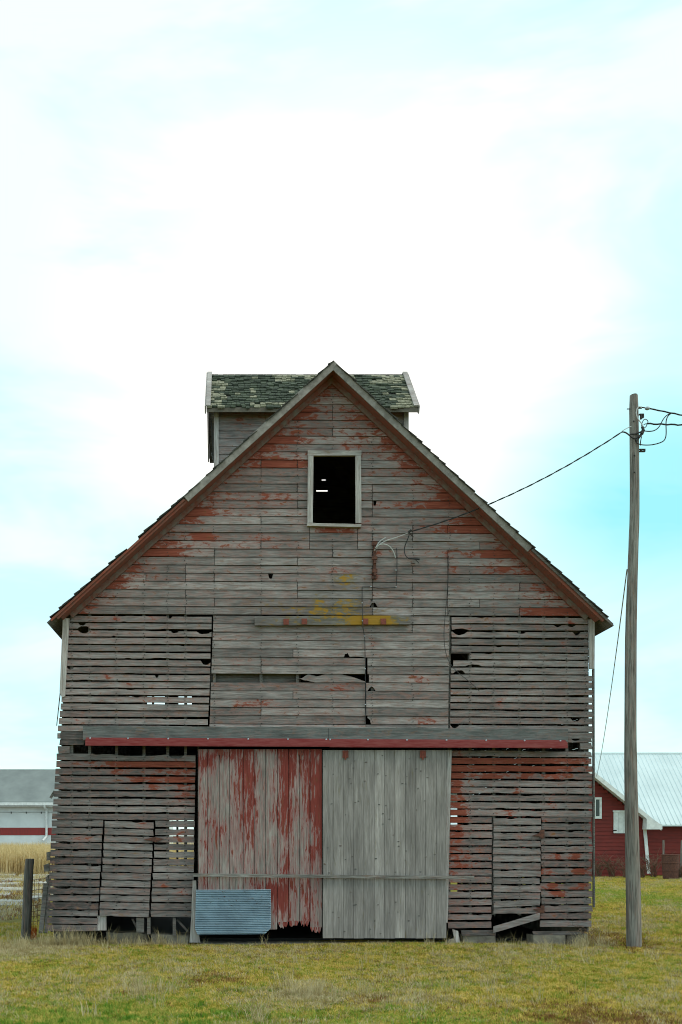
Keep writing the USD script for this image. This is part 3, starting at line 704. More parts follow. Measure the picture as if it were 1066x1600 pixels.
# corrugated sheet nailed over the red door's foot
nxs, nzs = 8, 200
v, f = [], []
for side in (0, 1):
    for j in range(nzs + 1):
        yy = 1390 + (1459 - 1390) * j / nzs
        cut = max(0, (yy - 1450) / 10.0)
        xl, xr = 307 - (yy - 1390) * 0.03 + cut * 5, 423 - cut * 10
        for i in range(nxs + 1):
            xx = xl + (xr - xl) * i / nxs
            p = W(xx, yy - 0.006 * (xx - 307), 0)
            v.append([p[0], DY - 0.035 - 0.017 * math.sin(2 * math.pi * 25 * j / nzs) + (0.003 if side else 0) - 0.02 * j / nzs - 0.006 * math.sin(0.9 * i + 0.03 * j) - (0.03 * max(0, j / nzs - 0.8) * 5 if i == 0 else 0), p[2] + 0.0015 * math.sin(0.8 * i + 1)])
o = (nzs + 1) * (nxs + 1)
for j in range(nzs):
    for i in range(nxs):
        a = j * (nxs + 1) + i
        b = a + nxs + 1
        f += [[a, b, b + 1], [a, b + 1, a + 1], [o + a, o + b + 1, o + b], [o + a, o + a + 1, o + b + 1]]
obj('corrugated_sheet', (np.array(v), f), M['sheet'], red_door, smooth=40)
pn = []
for _ in range(26):
    c = W(rng.uniform(312, 420), rng.uniform(1392, 1416), DY - 0.047)
    s = trimesh.creation.icosphere(1, rng.uniform(0.003, 0.008))
    s.apply_scale([1.8, 0.6, 1])
    s.apply_translation(c)
    pn.append(s)
obj('rust_spot', join(pn), M['rust'], red_door, kind='stuff')

# guide strip across both doors, header planks, track cover
strip = bar(W(302, 1367.5, -0.17), W(741, 1371.5, -0.17), 0.05, 0.03)
obj('guide_strip', strip, M['strip'], barn)
a, b = W(130, 1145.5, -0.05), W(513, 1147.5, -0.05)
obj('header_plank', bar(a, b, 0.215, 0.05), M['header'], barn)
a, b = W(513.6, 1147.8, -0.05), W(887, 1150.5, -0.05)
obj('header_plank', bar(a, b, 0.215, 0.05), M['header'], barn)
obj('header_plank', bar(W(330, 1137.3, -0.015), W(700, 1139.8, -0.015), 0.05, 0.03), M['trim'], barn)


def track(x0, y0, x1, y1):
    prof = [(-0.09, 0.065), (-0.105, 0.065), (-0.115, 0.045), (-0.19, 0.03), (-0.215, -0.055), (-0.215, -0.07), (-0.20, -0.07), (-0.18, 0.02), (-0.09, 0.035)]
    A, B = W(x0, y0, 0), W(x1, y1, 0)
    v = [[p[0], yy, p[2] + zz] for p in (A, B) for yy, zz in prof]
    n = len(prof)
    f = []
    for i in range(n):
        j = (i + 1) % n
        f += [[i, i + n, j + n], [i, j + n, j]]
    for q in (0, n):
        f += [[q, q + 1, q + 8], [q + 1, q + 2, q + 8], [q + 2, q + 3, q + 8], [q + 3, q + 7, q + 8], [q + 3, q + 4, q + 7], [q + 4, q + 6, q + 7], [q + 4, q + 5, q + 6]]
    return (np.array(v), f)


tc = obj('track_cover', track(136, 1160, 513, 1161.8), M['rail'], barn)
tc2 = obj('track_cover', track(512.5, 1162.2, 881, 1164), M['rail'], barn)
for k, hx in enumerate([141, 200, 263, 325, 388, 450, 510, 516, 575, 636, 698, 760, 820, 876]):
    s = trimesh.creation.icosphere(1, 0.014)
    s.apply_scale([1, 0.6, 1])
    s.apply_translation(W(hx, 1153.5 + 0.0055 * (hx - 136), -0.117))
    obj('bolt_head', s, M['zinc'], tc if hx < 512 else tc2)
# dark blocking seen behind the gap under the track on the left
obj('cross_rail', pbox(112, 306, 1181, 1186, 0.07, 0.1), M['inner'], wall)

# plank beam with lichen and four iron plates
bm = board('lichen_beam', barn, 398, 641, 963.5, 977.5, yf=-0.06, th=0.05, tilt=0.0, slope=-0.007, pivot=520, base=0.0, tone=0.8, wav=0.15, moss=BEAM_LICHEN, label='stout horizontal plank with yellow lichen')
obj('bolt_plate', pbox(443, 451.5, 967, 976, -0.074, -0.062), M['redrust'], bm)
for px in (471.5, 567, 595):
    obj('bolt_plate', pbox(px, px + 8.5, 966.5, 975.5, -0.074, -0.062), M['redrust'], bm)

# loft opening
lw = obj('loft_window_frame', pbox(481, 565, 703.5, 711.5, -0.03, 0.03), M['trim'], barn)
obj('jamb', pprism([(481.5, 711.8), (490, 711.8), (489, 816.5), (480.5, 816.5)], -0.028, 0.03), M['trim_v'], lw)
obj('jamb', pprism([(555.5, 711.8), (564.3, 711.8), (565, 817), (556, 817)], -0.028, 0.03), M['trim_v'], lw)
obj('sill', pprism([(480, 816.8), (565, 819), (564.5, 823.5), (480, 821.5)], -0.06, 0.03), M['trim'], lw)

# corner trims and ragged left edge
obj('corner_trim', pprism([(98, 966), (108.5, 966), (101.5, 1088), (96.5, 1090), (93, 1082)], -0.02, 0.02), M['trim_v'], barn)
obj('corner_trim', pprism([(920, 968), (930, 968), (929.5, 1045), (922, 1045)], -0.02, 0.02), M['trim_v'], barn)
obj('corner_strip', pprism([(927.6, 1045), (929.6, 1045), (930.2, 1418), (928.2, 1418)], -0.01, 0.06), M['inner'], barn, label='thin dark upright strip at the right corner')
obj('loose_strip', pprism([(93.5, 1080), (95, 1080), (89, 1134), (87.8, 1134)], 0.02, 0.04), M['inner'], barn)
for pts in ([(77, 1246), (84, 1235), (86, 1239), (80, 1248)], [(72.5, 1332), (78, 1331), (78, 1344), (73, 1345)], [(68, 1352), (77, 1349), (77, 1362), (69, 1362)], [(71, 1371), (76, 1368), (76, 1378), (72, 1378)]):
    obj('broken_slat_end', pprism(pts, 0.05, 0.09), M['inner'], barn)
# board between the right door and the crib, and posts at the foot
obj('door_jamb', pprism([(697, 1172), (706, 1172), (702, 1340), (700, 1442), (697.3, 1442)], -0.07, -0.03), M['trim_v'], barn)
obj('door_jamb', pprism([(301, 1376), (306.5, 1376), (308, 1440), (313, 1473), (296, 1473), (299, 1432)], -0.06, -0.02), M['trim_v'], barn)
for x0, x1, y0, y1 in ((152, 166, 1431, 1454), (213, 225, 1434, 1457), (230, 235, 1434, 1460), (270, 275, 1434, 1462)):
    obj('foot_post', pbox(x0, x1, y0, y1, 0.03, 0.1), M['inner'] if x0 > 200 else M['trim_v'], barn)
obj('foot_brace', bar(W(277, 1437, 0.12), W(294, 1456, 0.12), 0.035, 0.03), M['inner'], barn)
obj('foot_brace', bar(W(207, 1436, 0.12), W(215, 1452, 0.12), 0.03, 0.03), M['inner'], barn)
obj('foot_board', pprism([(707, 1452), (716, 1455), (720, 1478), (713, 1479)], -0.04, -0.015), M['trim_v'], barn)


def rock(pts, y0, y1, seed):
    m = pprism(pts, y0, y1)
    m = m.subdivide_to_size(0.09)
    r = np.random.default_rng(seed)
    v = m.vertices
    n = np.sin(v @ r.normal(size=(3, 5)) * 7.0 + r.uniform(0, 6, 5)).sum(1)
    m.vertices = v + np.stack([0.008 * n, 0.012 * n, 0.006 * n], 1)
    return m


obj('foundation_stone', rock([(722, 1464), (774, 1463), (775, 1482), (722, 1482)], 0.0, 0.35, 1), M['stone'], barn, smooth=50)
obj('foundation_stone', rock([(833, 1462), (884, 1461), (884, 1483), (833, 1483)], -0.02, 0.35, 2), M['stone'], barn, smooth=50)
obj('foundation_stone', rock([(885, 1461), (918, 1460), (919, 1483), (885, 1483)], -0.01, 0.35, 3), M['stone'], barn, smooth=50)
obj('foundation_stone', rock([(165, 1456), (230, 1459), (232, 1484), (165, 1484)], 0.3, 0.7, 4), M['stone'], barn, smooth=50)
obj('foundation_stone', rock([(236, 1460), (296, 1461), (296, 1484), (236, 1484)], 0.12, 0.5, 5), M['stone'], barn, smooth=50)
obj('door_sill', pbox(312, 700, 1474, 1482, 0.02, 0.3), M['stone'], barn)

# ------------------------------------------------------------------ the barn's body behind its front
BL = 10.0
L0, R0 = W(76, 0)[0], W(924, 0)[0]
LT = W(99, 0)[0]
AX, AZ = CX + (APX - VX) * 0.01, CZ + (VY - APY) * 0.01
zl = lambda x: AZ - (SL * (AX - x) if x < AX else SR * (x - AX))


def side_wall(x_low, x_top, sgn):
    ms, zz, zt = [], 0.18, 4.95
    r = random.Random(5 + sgn)
    while zz < zt:
        xx = x_low + (x_top - x_low) * (zz / zt)
        ms.append(box(xx - 0.012, xx + 0.012, 0.06 + r.uniform(-0.03, 0.02) * 0, BL - 0.02, zz, zz + 0.108))
        zz += 0.117
    for yy in np.arange(0.2, BL, 0.62):
        ms.append(bar((x_low - sgn * 0.06, yy, 0.1), (x_top - sgn * 0.06, yy, zt), 0.09, 0.05))
    return join(ms)


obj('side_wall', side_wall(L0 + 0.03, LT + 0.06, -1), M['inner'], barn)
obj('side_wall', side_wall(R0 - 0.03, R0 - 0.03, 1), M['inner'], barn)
KB = (CD + BL) / CD * 0.01
HOLES = [(CX + (230 - VX) * KB, CX + (258 - VX) * KB, CZ + (VY - 1107) * KB, CZ + (VY - 1092) * KB), (CX + (278 - VX) * KB, CX + (300 - VX) * KB, CZ + (VY - 1100) * KB, CZ + (VY - 1091) * KB), (CX + (262 - VX) * KB, CX + (303 - VX) * KB, CZ + (VY - 1362) * KB, CZ + (VY - 1289) * KB),
         (CX + (704 - VX) * KB, CX + (724 - VX) * KB, CZ + (VY - 1293) * KB, CZ + (VY - 1246) * KB), (CX + (703 - VX) * KB, CX + (721 - VX) * KB, CZ + (VY - 1388) * KB, CZ + (VY - 1376) * KB)]
ms, zz = [], 0.0
while zz < AZ - 0.4:
    hw0, hw1 = max(L0, AX - (AZ - zz - 0.25) / SL), min(R0, AX + (AZ - zz - 0.25) / SR)
    cuts = sorted((h[0], h[1]) for h in HOLES if zz + 0.13 > h[2] and zz < h[3])
    s = hw0
    for c0, c1 in cuts:
        if c0 > s:
            ms.append(box(s, c0, BL - 0.025, BL, zz, zz + 0.132))
        s = c1
    ms.append(box(s, hw1, BL - 0.025, BL, zz, zz + 0.132))
    zz += 0.13
for xx in np.arange(L0 + 0.3, R0, 0.6):
    ms.append(box(xx - 0.025, xx + 0.025, BL - 0.12, BL - 0.027, 0, zl(xx) - 0.3))
ms.append(prism([(LT, 5.16), (R0, 5.16), (R0, zl(R0) - 0.05), (AX, AZ - 0.05), (LT, zl(LT) - 0.05)], BL + 0.001, BL + 0.02))
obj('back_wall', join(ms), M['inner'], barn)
for xx in (W(309, 0)[0], W(697, 0)[0]):
    obj('inner_wall', join([box(xx - 0.012, xx + 0.012, 0.2, BL - 0.15, q, q + 0.112) for q in np.arange(0.15, 4.4, 0.117)]), M['inner'], barn)
obj('loft_floor', join([box(W(309, 0)[0] + 0.02, W(697, 0)[0] - 0.02, q, q + 0.295, 3.75, 3.8) for q in np.arange(0.25, BL - 0.4, 0.3)]), M['inner'], barn)
for xx, w in ((L0, 0.3), (R0, -0.3)):
    obj('foundation_wall', box(xx, xx + w, 0.5, BL, -0.2, 0.24), M['stone'], barn)
obj('foundation_wall', box(L0, R0, BL - 0.3, BL - 0.13, -0.2, 0.3), M['stone'], barn)
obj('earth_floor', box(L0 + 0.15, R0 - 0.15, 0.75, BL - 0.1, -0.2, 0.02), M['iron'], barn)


def slope_part(side, s0, s1, y0, y1, t0, t1):
    """A slab lying along the roof slope: s = level distance from the ridge, t = depth below the roof's top surface, square to it."""
    m = SL if side < 0 else SR
    n = np.array([m * side, 1.0]) / math.hypot(m, 1)
    P = lambda s, t: (AX + side * s - n[0] * t, AZ - m * s - n[1] * t)
    h = math.hypot(m, 1)
    a, b = (((AX, AZ - h * t0), (AX, AZ - h * t1)) if s0 <= 0 else (P(s0, t0), P(s0, t1)))
    return prism([a, P(s1, t0), P(s1, t1), b], y0, y1)


SE = {-1: 4.42, 1: 4.335}
FY = -0.30
CUP = (3.9, 6.1, 1.7)            # footprint of the well under the cupola: Y range and half width
for side in (-1, 1):
    e = SE[side]
    w = 1.55
    obj('roof_deck', join([slope_part(side, 0.0, e, FY + 0.03, CUP[0], 0.02, 0.045), slope_part(side, 0.0, e, CUP[1], BL + 0.3, 0.02, 0.045), slope_part(side, w, e, CUP[0], CUP[1], 0.02, 0.045)]), M['inner'], barn)
    for yy in np.arange(0.6, BL, 1.2):
        if not CUP[0] - 0.1 < yy < CUP[1] + 0.1:
            obj('rafter', slope_part(side, 0.05, e - 0.03, yy, yy + 0.05, 0.048, 0.16), M['inner'], barn)
    # bargeboard on the upper part; lower down it is gone and the red rafter shows
    brk = 2.30 if side < 0 else 3.06
    obj('bargeboard', slope_part(side, 0.0, brk, FY, FY + 0.024, -0.002, 0.108), M['barge'], barn, label='grey bargeboard, its lower part missing')
    obj('rake_rafter', slope_part(side, 0.0, e - 0.12, FY + 0.028, FY + 0.07, 0.047, 0.098), M['red_trim'], barn)
    obj('rake_soffit', join([slope_part(side, 0.0, e - 0.16, FY + 0.072, -0.005, 0.085, 0.099)]), M['red_trim'], barn)
    obj('frieze_board', slope_part(side, 0.0, e - 0.26, -0.034, -0.006, 0.101, 0.175), M['frieze'], barn)
    if side < 0:
        obj('rake_molding', slope_part(side, brk + 0.02, e - 0.05, FY - 0.005, FY + 0.026, 0.03, 0.062), M['red_trim'], barn)
    else:
        obj('rake_molding', slope_part(side, brk + 0.02, e - 0.02, FY, FY + 0.026, 0.02, 0.055), M['inner'], barn)
    v, f = [], []
    r = random.Random(41 + side)
    mm = SL if side < 0 else SR
    n2 = np.array([mm * side, 1.0]) / math.hypot(mm, 1)
    s = 0.12
    while s < e + 0.03:
        yy = FY - 0.015
        while yy < BL + 0.3:
            wd = r.uniform(0.12, 0.28)
            if not (CUP[0] < yy + wd and yy < CUP[1] and s < 1.75) and (r.random() > (0.16 if yy < FY + 0.3 else 0.04)):
                jag = 0.05 if yy < FY + 0.3 else 0.014
                s1, s0 = min(s + r.uniform(-jag, jag), e + 0.035), max(s - 0.19, 0.0)
                y0 = yy - (r.uniform(0, 0.03) if yy < FY else 0)
                o = len(v)
                for (ss, t) in ((s0, 0.018), (s1, -0.006 - r.random() * 0.008), (s1, 0.004), (s0, 0.0195)):
                    for yq in (y0, yy + wd - 0.006):
                        v.append([AX + side * ss - n2[0] * t, yq, AZ - mm * ss - n2[1] * t])
                f += [[o + a for a in q] for q in ([0, 2, 3], [0, 3, 1], [2, 4, 5], [2, 5, 3], [4, 6, 7], [4, 7, 5], [0, 6, 4], [0, 4, 2], [1, 3, 5], [1, 5, 7])]
            yy += wd
        s += 0.125
    obj('roof_shingle', (np.array(v), f), M['shingle'], barn, kind='stuff')

# ------------------------------------------------------------------ cupola
CXC = -0.07
cf, cb, chw = 3.87, 6.13, 1.82
CRY, CRZ, CEZ, CEY = 5.0, 11.03, 9.81, 3.60
bk = []
zz = 7.2
for z0, z1 in ((7.2, 9.0), (9.035, 9.235), (9.26, 9.98)):
    bk.append(box(CXC - chw, CXC + chw, cb - 0.02, cb, z0, z1))
for z0, z1, a, b in ((9.0, 9.035, 0.195, 0.44), (9.235, 9.26, 0.315, 0.40)):
    bk += [box(CXC - chw, a, cb - 0.02, cb, z0, z1), box(b, CXC + chw, cb - 0.02, cb, z0, z1)]
for s in (-1, 1):
    for zz in np.arange(7.2, 10.7, 0.12):
        half = min(cb - cf, 2 * (CRZ - 0.12 - zz) / 0.87) / 2
        if half > 0.05:
            bk.append(box(CXC + s * chw - 0.012, CXC + s * chw + 0.012, CRY - half + 0.03, CRY + half - 0.03, zz, zz + 0.121))
cup = obj('cupola', join(bk), M['inner'], barn, label='boxy cupola on the ridge with a mossy shingled roof')


def far_board(x0, x1, z0, z1, yf, parent, base, tone):
    n = max(2, int((x1 - x0) / 0.2))
    v, wear = [], []
    for i in range(n + 1):
        x = x0 + (x1 - x0) * i / n
        for zq, dy in ((z1, 0.012), (z0, 0.0)):
            v.append([x, yf + dy, zq])
            px = VX + (x - CX) * 100 * CD / (CD + yf)
            py = VY - (zq - CZ) * 100 * CD / (CD + yf)
            wear.append((base + 0.9 * math.exp(-(((px - 380) / 14) ** 2 + ((py - 665) / 5) ** 2)) + 0.3 * (py < 650), 0, tone))
    k = len(v)
    v += [[a, b + 0.03, c] for a, b, c in v]
    f = []
    for i in range(n):
        a = 2 * i
        f += [[a, a + 1, a + 3], [a, a + 3, a + 2], [a, a + 2, k + a + 2], [a, k + a + 2, k + a], [a + 1, k + a + 1, k + a + 3], [a + 1, k + a + 3, a + 3], [k + a, k + a + 3, k + a + 1], [k + a, k + a + 2, k + a + 3]]
    f += [[0, k, k + 1], [0, k + 1, 1], [2 * n, 2 * n + 1, k + 2 * n + 1], [2 * n, k + 2 * n + 1, k + 2 * n]]
    obj('siding_board', (np.array(v), f), M['board'], parent, wear=wear * 2)


zz, k = 7.35, 0
while zz < 9.9:
    lo, hi = CXC - chw + 0.01, CXC + chw - 0.01
    rl, rr = AX - (AZ - zz - 0.05) / SL, AX + (AZ - zz - 0.05) / SR
    spans = [(lo, rl), (rr, hi)] if zz < AZ - 0.05 else ([(lo, -0.95), (-0.944, hi)] if k % 2 else [(lo, hi)])
    for q0, q1 in spans:
        if q1 > q0 + 0.1:
            far_board(q0, q1, zz, zz + 0.146, cf - 0.03, cup, 0.05, rng.uniform(0.75, 1.05))
    zz += 0.15
    k += 1
for s in (-1, 1):
    obj('corner_trim', box(CXC + s * chw - 0.045, CXC + s * chw + 0.045, cf - 0.055, cf - 0.031, 7.4, 9.88), M['trim_v'], cup)
CW = 2.0                        # half width of the cupola roof
for s in (-1, 1):               # front and back slope
    q = lambda d, t: (CRY - s * d + (-s) * 0.657 * (-t) * -1 * 0, 0)
    run, rise = CRY - CEY, CRZ - CEZ
    m = rise / run
    nn = np.array([-s * m, 1.0]) / math.hypot(m, 1)

    def slab(x0, x1, d0, d1, t0, t1, s=s, m=m, nn=nn):
        P = lambda d, t: (CRY - s * d - nn[0] * t, CRZ - m * d - nn[1] * t)
        c = [P(d0, t0), P(d1, t0), P(d1, t1), P(d0, t1)]
        v = [[x, a, b] for x in (x0, x1) for a, b in c]
        f = [[0, 1, 2], [0, 2, 3], [4, 6, 5], [4, 7, 6]]
        for i in range(4):
            j = (i + 1) % 4
            f += [[i, i + 4, j + 4], [i, j + 4, j]]
        return trimesh.Trimesh(np.array(v), f, process=False)

    obj('roof_deck', slab(CXC - CW, CXC + CW, 0, run, 0.02, 0.06), M['inner'], cup)
    for e in (-1, 1):
        obj('rake_board', slab(CXC + e * (CW + 0.013), CXC + e * (CW - 0.012) if False else CXC + e * (CW + 0.036), -0.0, run + 0.02, -0.03, 0.12), M['trim'], cup)
        obj('rake_cap', slab(CXC + e * (CW - 0.075), CXC + e * (CW + 0.012), 0.0, run + 0.02, -0.045, -0.02), M['trim'], cup)
    obj('eave_fascia', box(CXC - CW, CXC + CW, CRY - s * run - 0.012, CRY - s * run + 0.012, CEZ - 0.1, CEZ - 0.015), M['eave'], cup)
    mv = {'mossy': [[], []], 'lichened': [[], []], 'bare': [[], []]}
    r = random.Random(99 + s)
    nrow = 14
    for j in range(nrow):
        d1 = 0.06 + (run - 0.02) * (j + 1) / nrow
        d0 = d1 - 0.19
        x = CXC - CW + 0.01 - r.uniform(0, 0.06)
        while x < CXC + CW - 0.02:
            wd = r.uniform(0.07, 0.15)
            x0, x1 = max(x, CXC - CW + 0.005), min(x + wd, CXC + CW - 0.005)
            u = (x - (CXC - CW)) / (2 * CW)
            v_ = j / nrow
            pb = 0.04 + 0.75 * (u < 0.07) * (v_ > 0.2) + 0.85 * (0.32 < u < 0.72 and v_ < 0.18) + 0.9 * (u > 0.80 and (v_ < 0.25)) * 0.9 + 0.75 * (u > 0.9 and v_ > 0.5) + 0.85 * (0.20 < u < 0.52 and v_ > 0.84) + 0.35 * (u > 0.84)
            key = 'bare' if r.random() < 0.8 * pb else ('lichened' if r.random() < 0.3 + 0.25 * math.sin(u * 23 + v_ * 5) else 'mossy')
            if r.random() > 0.03 and x1 > x0 + 0.02:
                V, F = mv[key]
                o = len(V)
                dd = d1 + r.uniform(-0.035, 0.03)
                lift = r.uniform(0.002, 0.024)
                P = lambda d, t: (CRY - s * d - nn[0] * t, CRZ - m * d - nn[1] * t)
                for (d, t) in ((d0, 0.012), (dd, -0.012 - lift), (dd, 0.004), (d0, 0.019)):
                    for xx in (x0, x1 - 0.006):
                        a, b = P(max(d, 0.0), t)
                        V.append([xx, a, b])
                F += [[o + a for a in q] for q in ([0, 2, 3], [0, 3, 1], [2, 4, 5], [2, 5, 3], [4, 6, 7], [4, 7, 5], [0, 6, 4], [0, 4, 2], [1, 3, 5], [1, 5, 7])]
            x += wd
    for key, nm in (('mossy', 'mossy_shingle'), ('lichened', 'green_shingle'), ('bare', 'bare_shingle')):
        obj(nm, (np.array(mv[key][0]), mv[key][1]), M[key], cup, kind='stuff')
# the cupola's left side has come loose
obj('loose_board', join([bar((CXC - chw - 0.05, 4.35, 9.75), (CXC - chw - 0.03, 4.3, 8.62), 0.03, 0.14), bar((CXC - chw - 0.10, 4.05, 9.70), (CXC - chw - 0.055, 4.0, 9.0), 0.02, 0.1)]), M['iron'], cup, label='dark loose boards hanging at the left side')
obj('loose_board', bar((CXC - chw - 0.09, 4.2, 9.16), (CXC - chw - 0.03, 4.2, 8.92), 0.03, 0.06), M['iron'], cup)

# ------------------------------------------------------------------ wiring on the wall
br = obj('insulator_rack', join([pbox(583, 588, 846, 905, -0.03, -0.012), pbox(581.5, 590, 846, 852, -0.07, -0.031), pbox(581.5, 590, 869, 874, -0.07, -0.031), pbox(582, 590, 889, 894, -0.07, -0.031), pbox(581, 590, 900, 904, -0.06, -0.031)]), M['rust'], barn, label='rusty upright rack that held the cable')
for py in (856, 878, 897):
    c = trimesh.creation.cylinder(0.022, 0.05, sections=10)
    c.apply_translation(W(586, py, -0.06))
    obj('insulator', c, M['rust'], br)


def spline(pts, n=8):
    p = np.array([W(*q) for q in pts])
    from scipy.interpolate import CubicSpline
    t = np.concatenate([[0], np.cumsum(np.linalg.norm(np.diff(p, axis=0), axis=1))])
    return CubicSpline(t, p)(np.linspace(0, t[-1], n * (len(p) - 1) + 1))


obj('wall_cable', tube(spline([(620, 856, -0.02), (620.5, 880, -0.018), (620, 905, -0.018), (619, 919, -0.018)], 4), 0.006, 5), M['cable'], barn)
obj('wall_cable', tube(np.array([W(*q) for q in [(619, 918, -0.015), (592, 919, -0.012), (580, 917, -0.012), (566, 917, -0.012), (566, 940, -0.012), (567, 964, -0.075), (567, 979, -0.075), (570, 996, -0.012), (571, 1040, -0.012), (571, 1100, -0.012), (570.5, 1131, -0.012)]]), 0.006, 5), M['cable'], barn)
obj('wall_cable', tube(spline([(700, 866, -0.02), (700, 910, -0.015), (696, 960, -0.02), (695, 1010, -0.03), (703, 1036, -0.03), (722, 1056, -0.03), (749, 1080, -0.02)], 6), 0.005, 5), M['cable'], barn)
for pts in ([(586, 860, -0.06), (592, 848, -0.09), (603, 840, -0.1)], [(585, 860, -0.06), (594, 851, -0.1), (604, 851, -0.1), (614, 860, -0.06), (618, 872, -0.02)], [(588, 858, -0.06), (596, 849, -0.1), (612, 842, -0.12), (622, 839, -0.12)]):
    obj('pale_wire_end', tube(spline(pts, 6), 0.007, 5), M['wire'], barn)
for cx, cy in ((619, 891), (619, 917), (580, 916.5), (566, 942), (566.5, 970), (570, 994), (571, 1045), (571, 1101)):
    s = trimesh.creation.icosphere(1, 0.011)
    s.apply_translation(W(cx, cy, -0.083 if 962 < cy < 978 else -0.022))
    obj('cable_staple', s, M['zinc'], barn)

# ------------------------------------------------------------------ utility pole
PY = 0.25
cl = [(991.6, 1486, 11.6), (991.2, 1440, 11.3), (987.6, 1300, 10.2), (985, 1150, 9.3), (986, 1000, 8.6), (990, 870, 7.4), (992.6, 780, 7.1), (992, 690, 6.9), (991, 619, 6.6), (991, 616.5, 5.4)]
base = G(991.6, 1478)
PY = base[1]
from scipy.interpolate import PchipInterpolator
ca = np.array(cl)[::-1]
yy = np.linspace(617, 1486, 40)
ix, ir = PchipInterpolator(ca[:, 1], ca[:, 0]), PchipInterpolator(ca[:, 1], ca[:, 2])
pts = np.array([W(float(ix(q)), q, PY) for q in yy])
rad = np.array([float(ir(q)) * 0.01 * (CD + PY) / CD for q in yy])
pole = thing('utility_pole', 'tall weathered wooden utility pole beside the barn', 'utility pole', (pts[-1][0], PY, 0))
P0 = np.array([pts[-1][0], PY, 0.0])
pm = tube(pts - P0, rad, 18)
pv = pm.vertices
ang = np.arctan2(pv[:, 1], pv[:, 0] - np.interp(pv[:, 2], (pts - P0)[::-1, 2], (pts - P0)[::-1, 0]))
dr = 0.006 * np.sin(3 * ang + pv[:, 2] * 0.8) + 0.004 * np.sin(7 * ang + 1.0)
pv = pv + np.stack([dr * np.cos(ang), dr * np.sin(ang), 0 * dr], 1)
obj('shaft', (pv, pm.faces), M['pole'], pole, smooth=60)
Q = lambda px, py, dy=0.0: W(px, py, PY + dy) - P0
obj('bolt', tube([Q(980, 639), Q(986, 639)], 0.008, 6), M['iron'], pole)
for px, py in ((990.5, 658), (991.5, 711.5), (991.5, 738)):
    s = trimesh.creation.icosphere(1, 0.012)
    s.apply_translation(Q(px, py, -0.075))
    obj('bolt', s, M['iron'], pole)
ins = obj('dead_end_clamp', join([tube([Q(997, 637), Q(1003, 637)], 0.018, 8), tube([Q(1003, 636.5), Q(1008, 637)], 0.008, 6)]), M['iron'], pole)
s = trimesh.creation.icosphere(2, 0.032)
s.apply_scale([1.3, 1, 0.85])
s.apply_translation(Q(1012, 638))
obj('insulator', s, M['zinc'], pole)
obj('bracket', join([box(*(Q(999, 652)[0], Q(1006, 652)[0]), -0.02, 0.02, Q(0, 648.5)[2], Q(0, 646.8)[2]), box(Q(1001, 0)[0], Q(1003, 0)[0], -0.02, 0.02, Q(0, 655)[2], Q(0, 648.5)[2]), box(Q(1004.5, 0)[0], Q(1006, 0)[0], -0.02, 0.02, Q(0, 653)[2], Q(0, 648.5)[2])]), M['iron'], pole)
obj('bracket', join([box(Q(999, 0)[0], Q(1008.3, 0)[0], -0.02, 0.02, Q(0, 703)[2], Q(0, 701.8)[2]), box(Q(999, 0)[0], Q(1008.3, 0)[0], -0.02, 0.02, Q(0, 706)[2], Q(0, 704.8)[2]), box(Q(1001, 0)[0], Q(1003, 0)[0], -0.02, 0.02, Q(0, 704.8)[2], Q(0, 703)[2]), box(Q(1006.5, 0)[0], Q(1008.3, 0)[0], -0.02, 0.02, Q(0, 704.8)[2], Q(0, 703)[2])]), M['iron'], pole)
cl_ = []
for a, b, r_ in (((1004, 667), (1006, 673), .022), ((1005, 673), (1003, 678), .026), ((1003, 678), (998, 684), .02), ((998, 684), (994, 689), .018)):
    cl_.append(tube([Q(*a, -0.08), Q(*b, -0.09)], r_, 8))
obj('splice_clamps', join(cl_), M['iron'], pole)


def loop(pts, r=0.008, m='cable', name='jumper_wire', parent=pole, sides=6, dy=-0.09):
    from scipy.interpolate import CubicSpline
    p = np.array([Q(a, b, dy) for a, b in pts])
    t = np.concatenate([[0], np.cumsum(np.linalg.norm(np.diff(p, axis=0), axis=1))])
    obj(name, tube(CubicSpline(t, p)(np.linspace(0, t[-1], 6 * len(p))), r, sides), M[m], parent)


loop([(1003, 637), (998, 636), (995, 641), (995, 648), (999, 657), (1003, 662), (1004, 668)], 0.008, 'wire')
loop([(1049, 646), (1041, 650), (1035, 658), (1030, 667), (1024, 672), (1015, 674), (1006, 673)], 0.008)
loop([(1049, 646), (1043, 652), (1041, 664), (1041, 680), (1038, 688), (1031, 692), (1018, 695), (1004, 695), (997, 693), (994, 690)], 0.008)
loop([(1011, 662), (1012, 657), (1008, 655), (1004, 660), (1004, 668), (1008, 668), (1011, 663), (1006, 664)], 0.006)
loop([(985, 678), (992, 678), (999, 676), (1004, 673)], 0.012)
loop([(972, 675), (978, 676), (986, 682), (992, 685), (997, 683)], 0.011)
loop([(972, 674), (980, 669), (987, 666)], 0.006, 'wire')
loop([(1003, 682), (1001.5, 688), (1001, 696)], 0.007)


def cable(name, a, b, sag, r, label, mat_='cable', sides=6, wobble=0.0, n=40, group=None):
    a, b = np.array(a), np.array(b)
    t = np.linspace(0, 1, n)[:, None]
    p = a + (b - a) * t
    p[:, 2] -= 4 * sag * (t * (1 - t))[:, 0]
    if wobble:
        p[:, 2] += wobble * np.sin(t[:, 0] * 55)
    return obj(name, tube(p, r, sides), M[mat_], None, smooth=True, label=label, cat='cable', group=group)


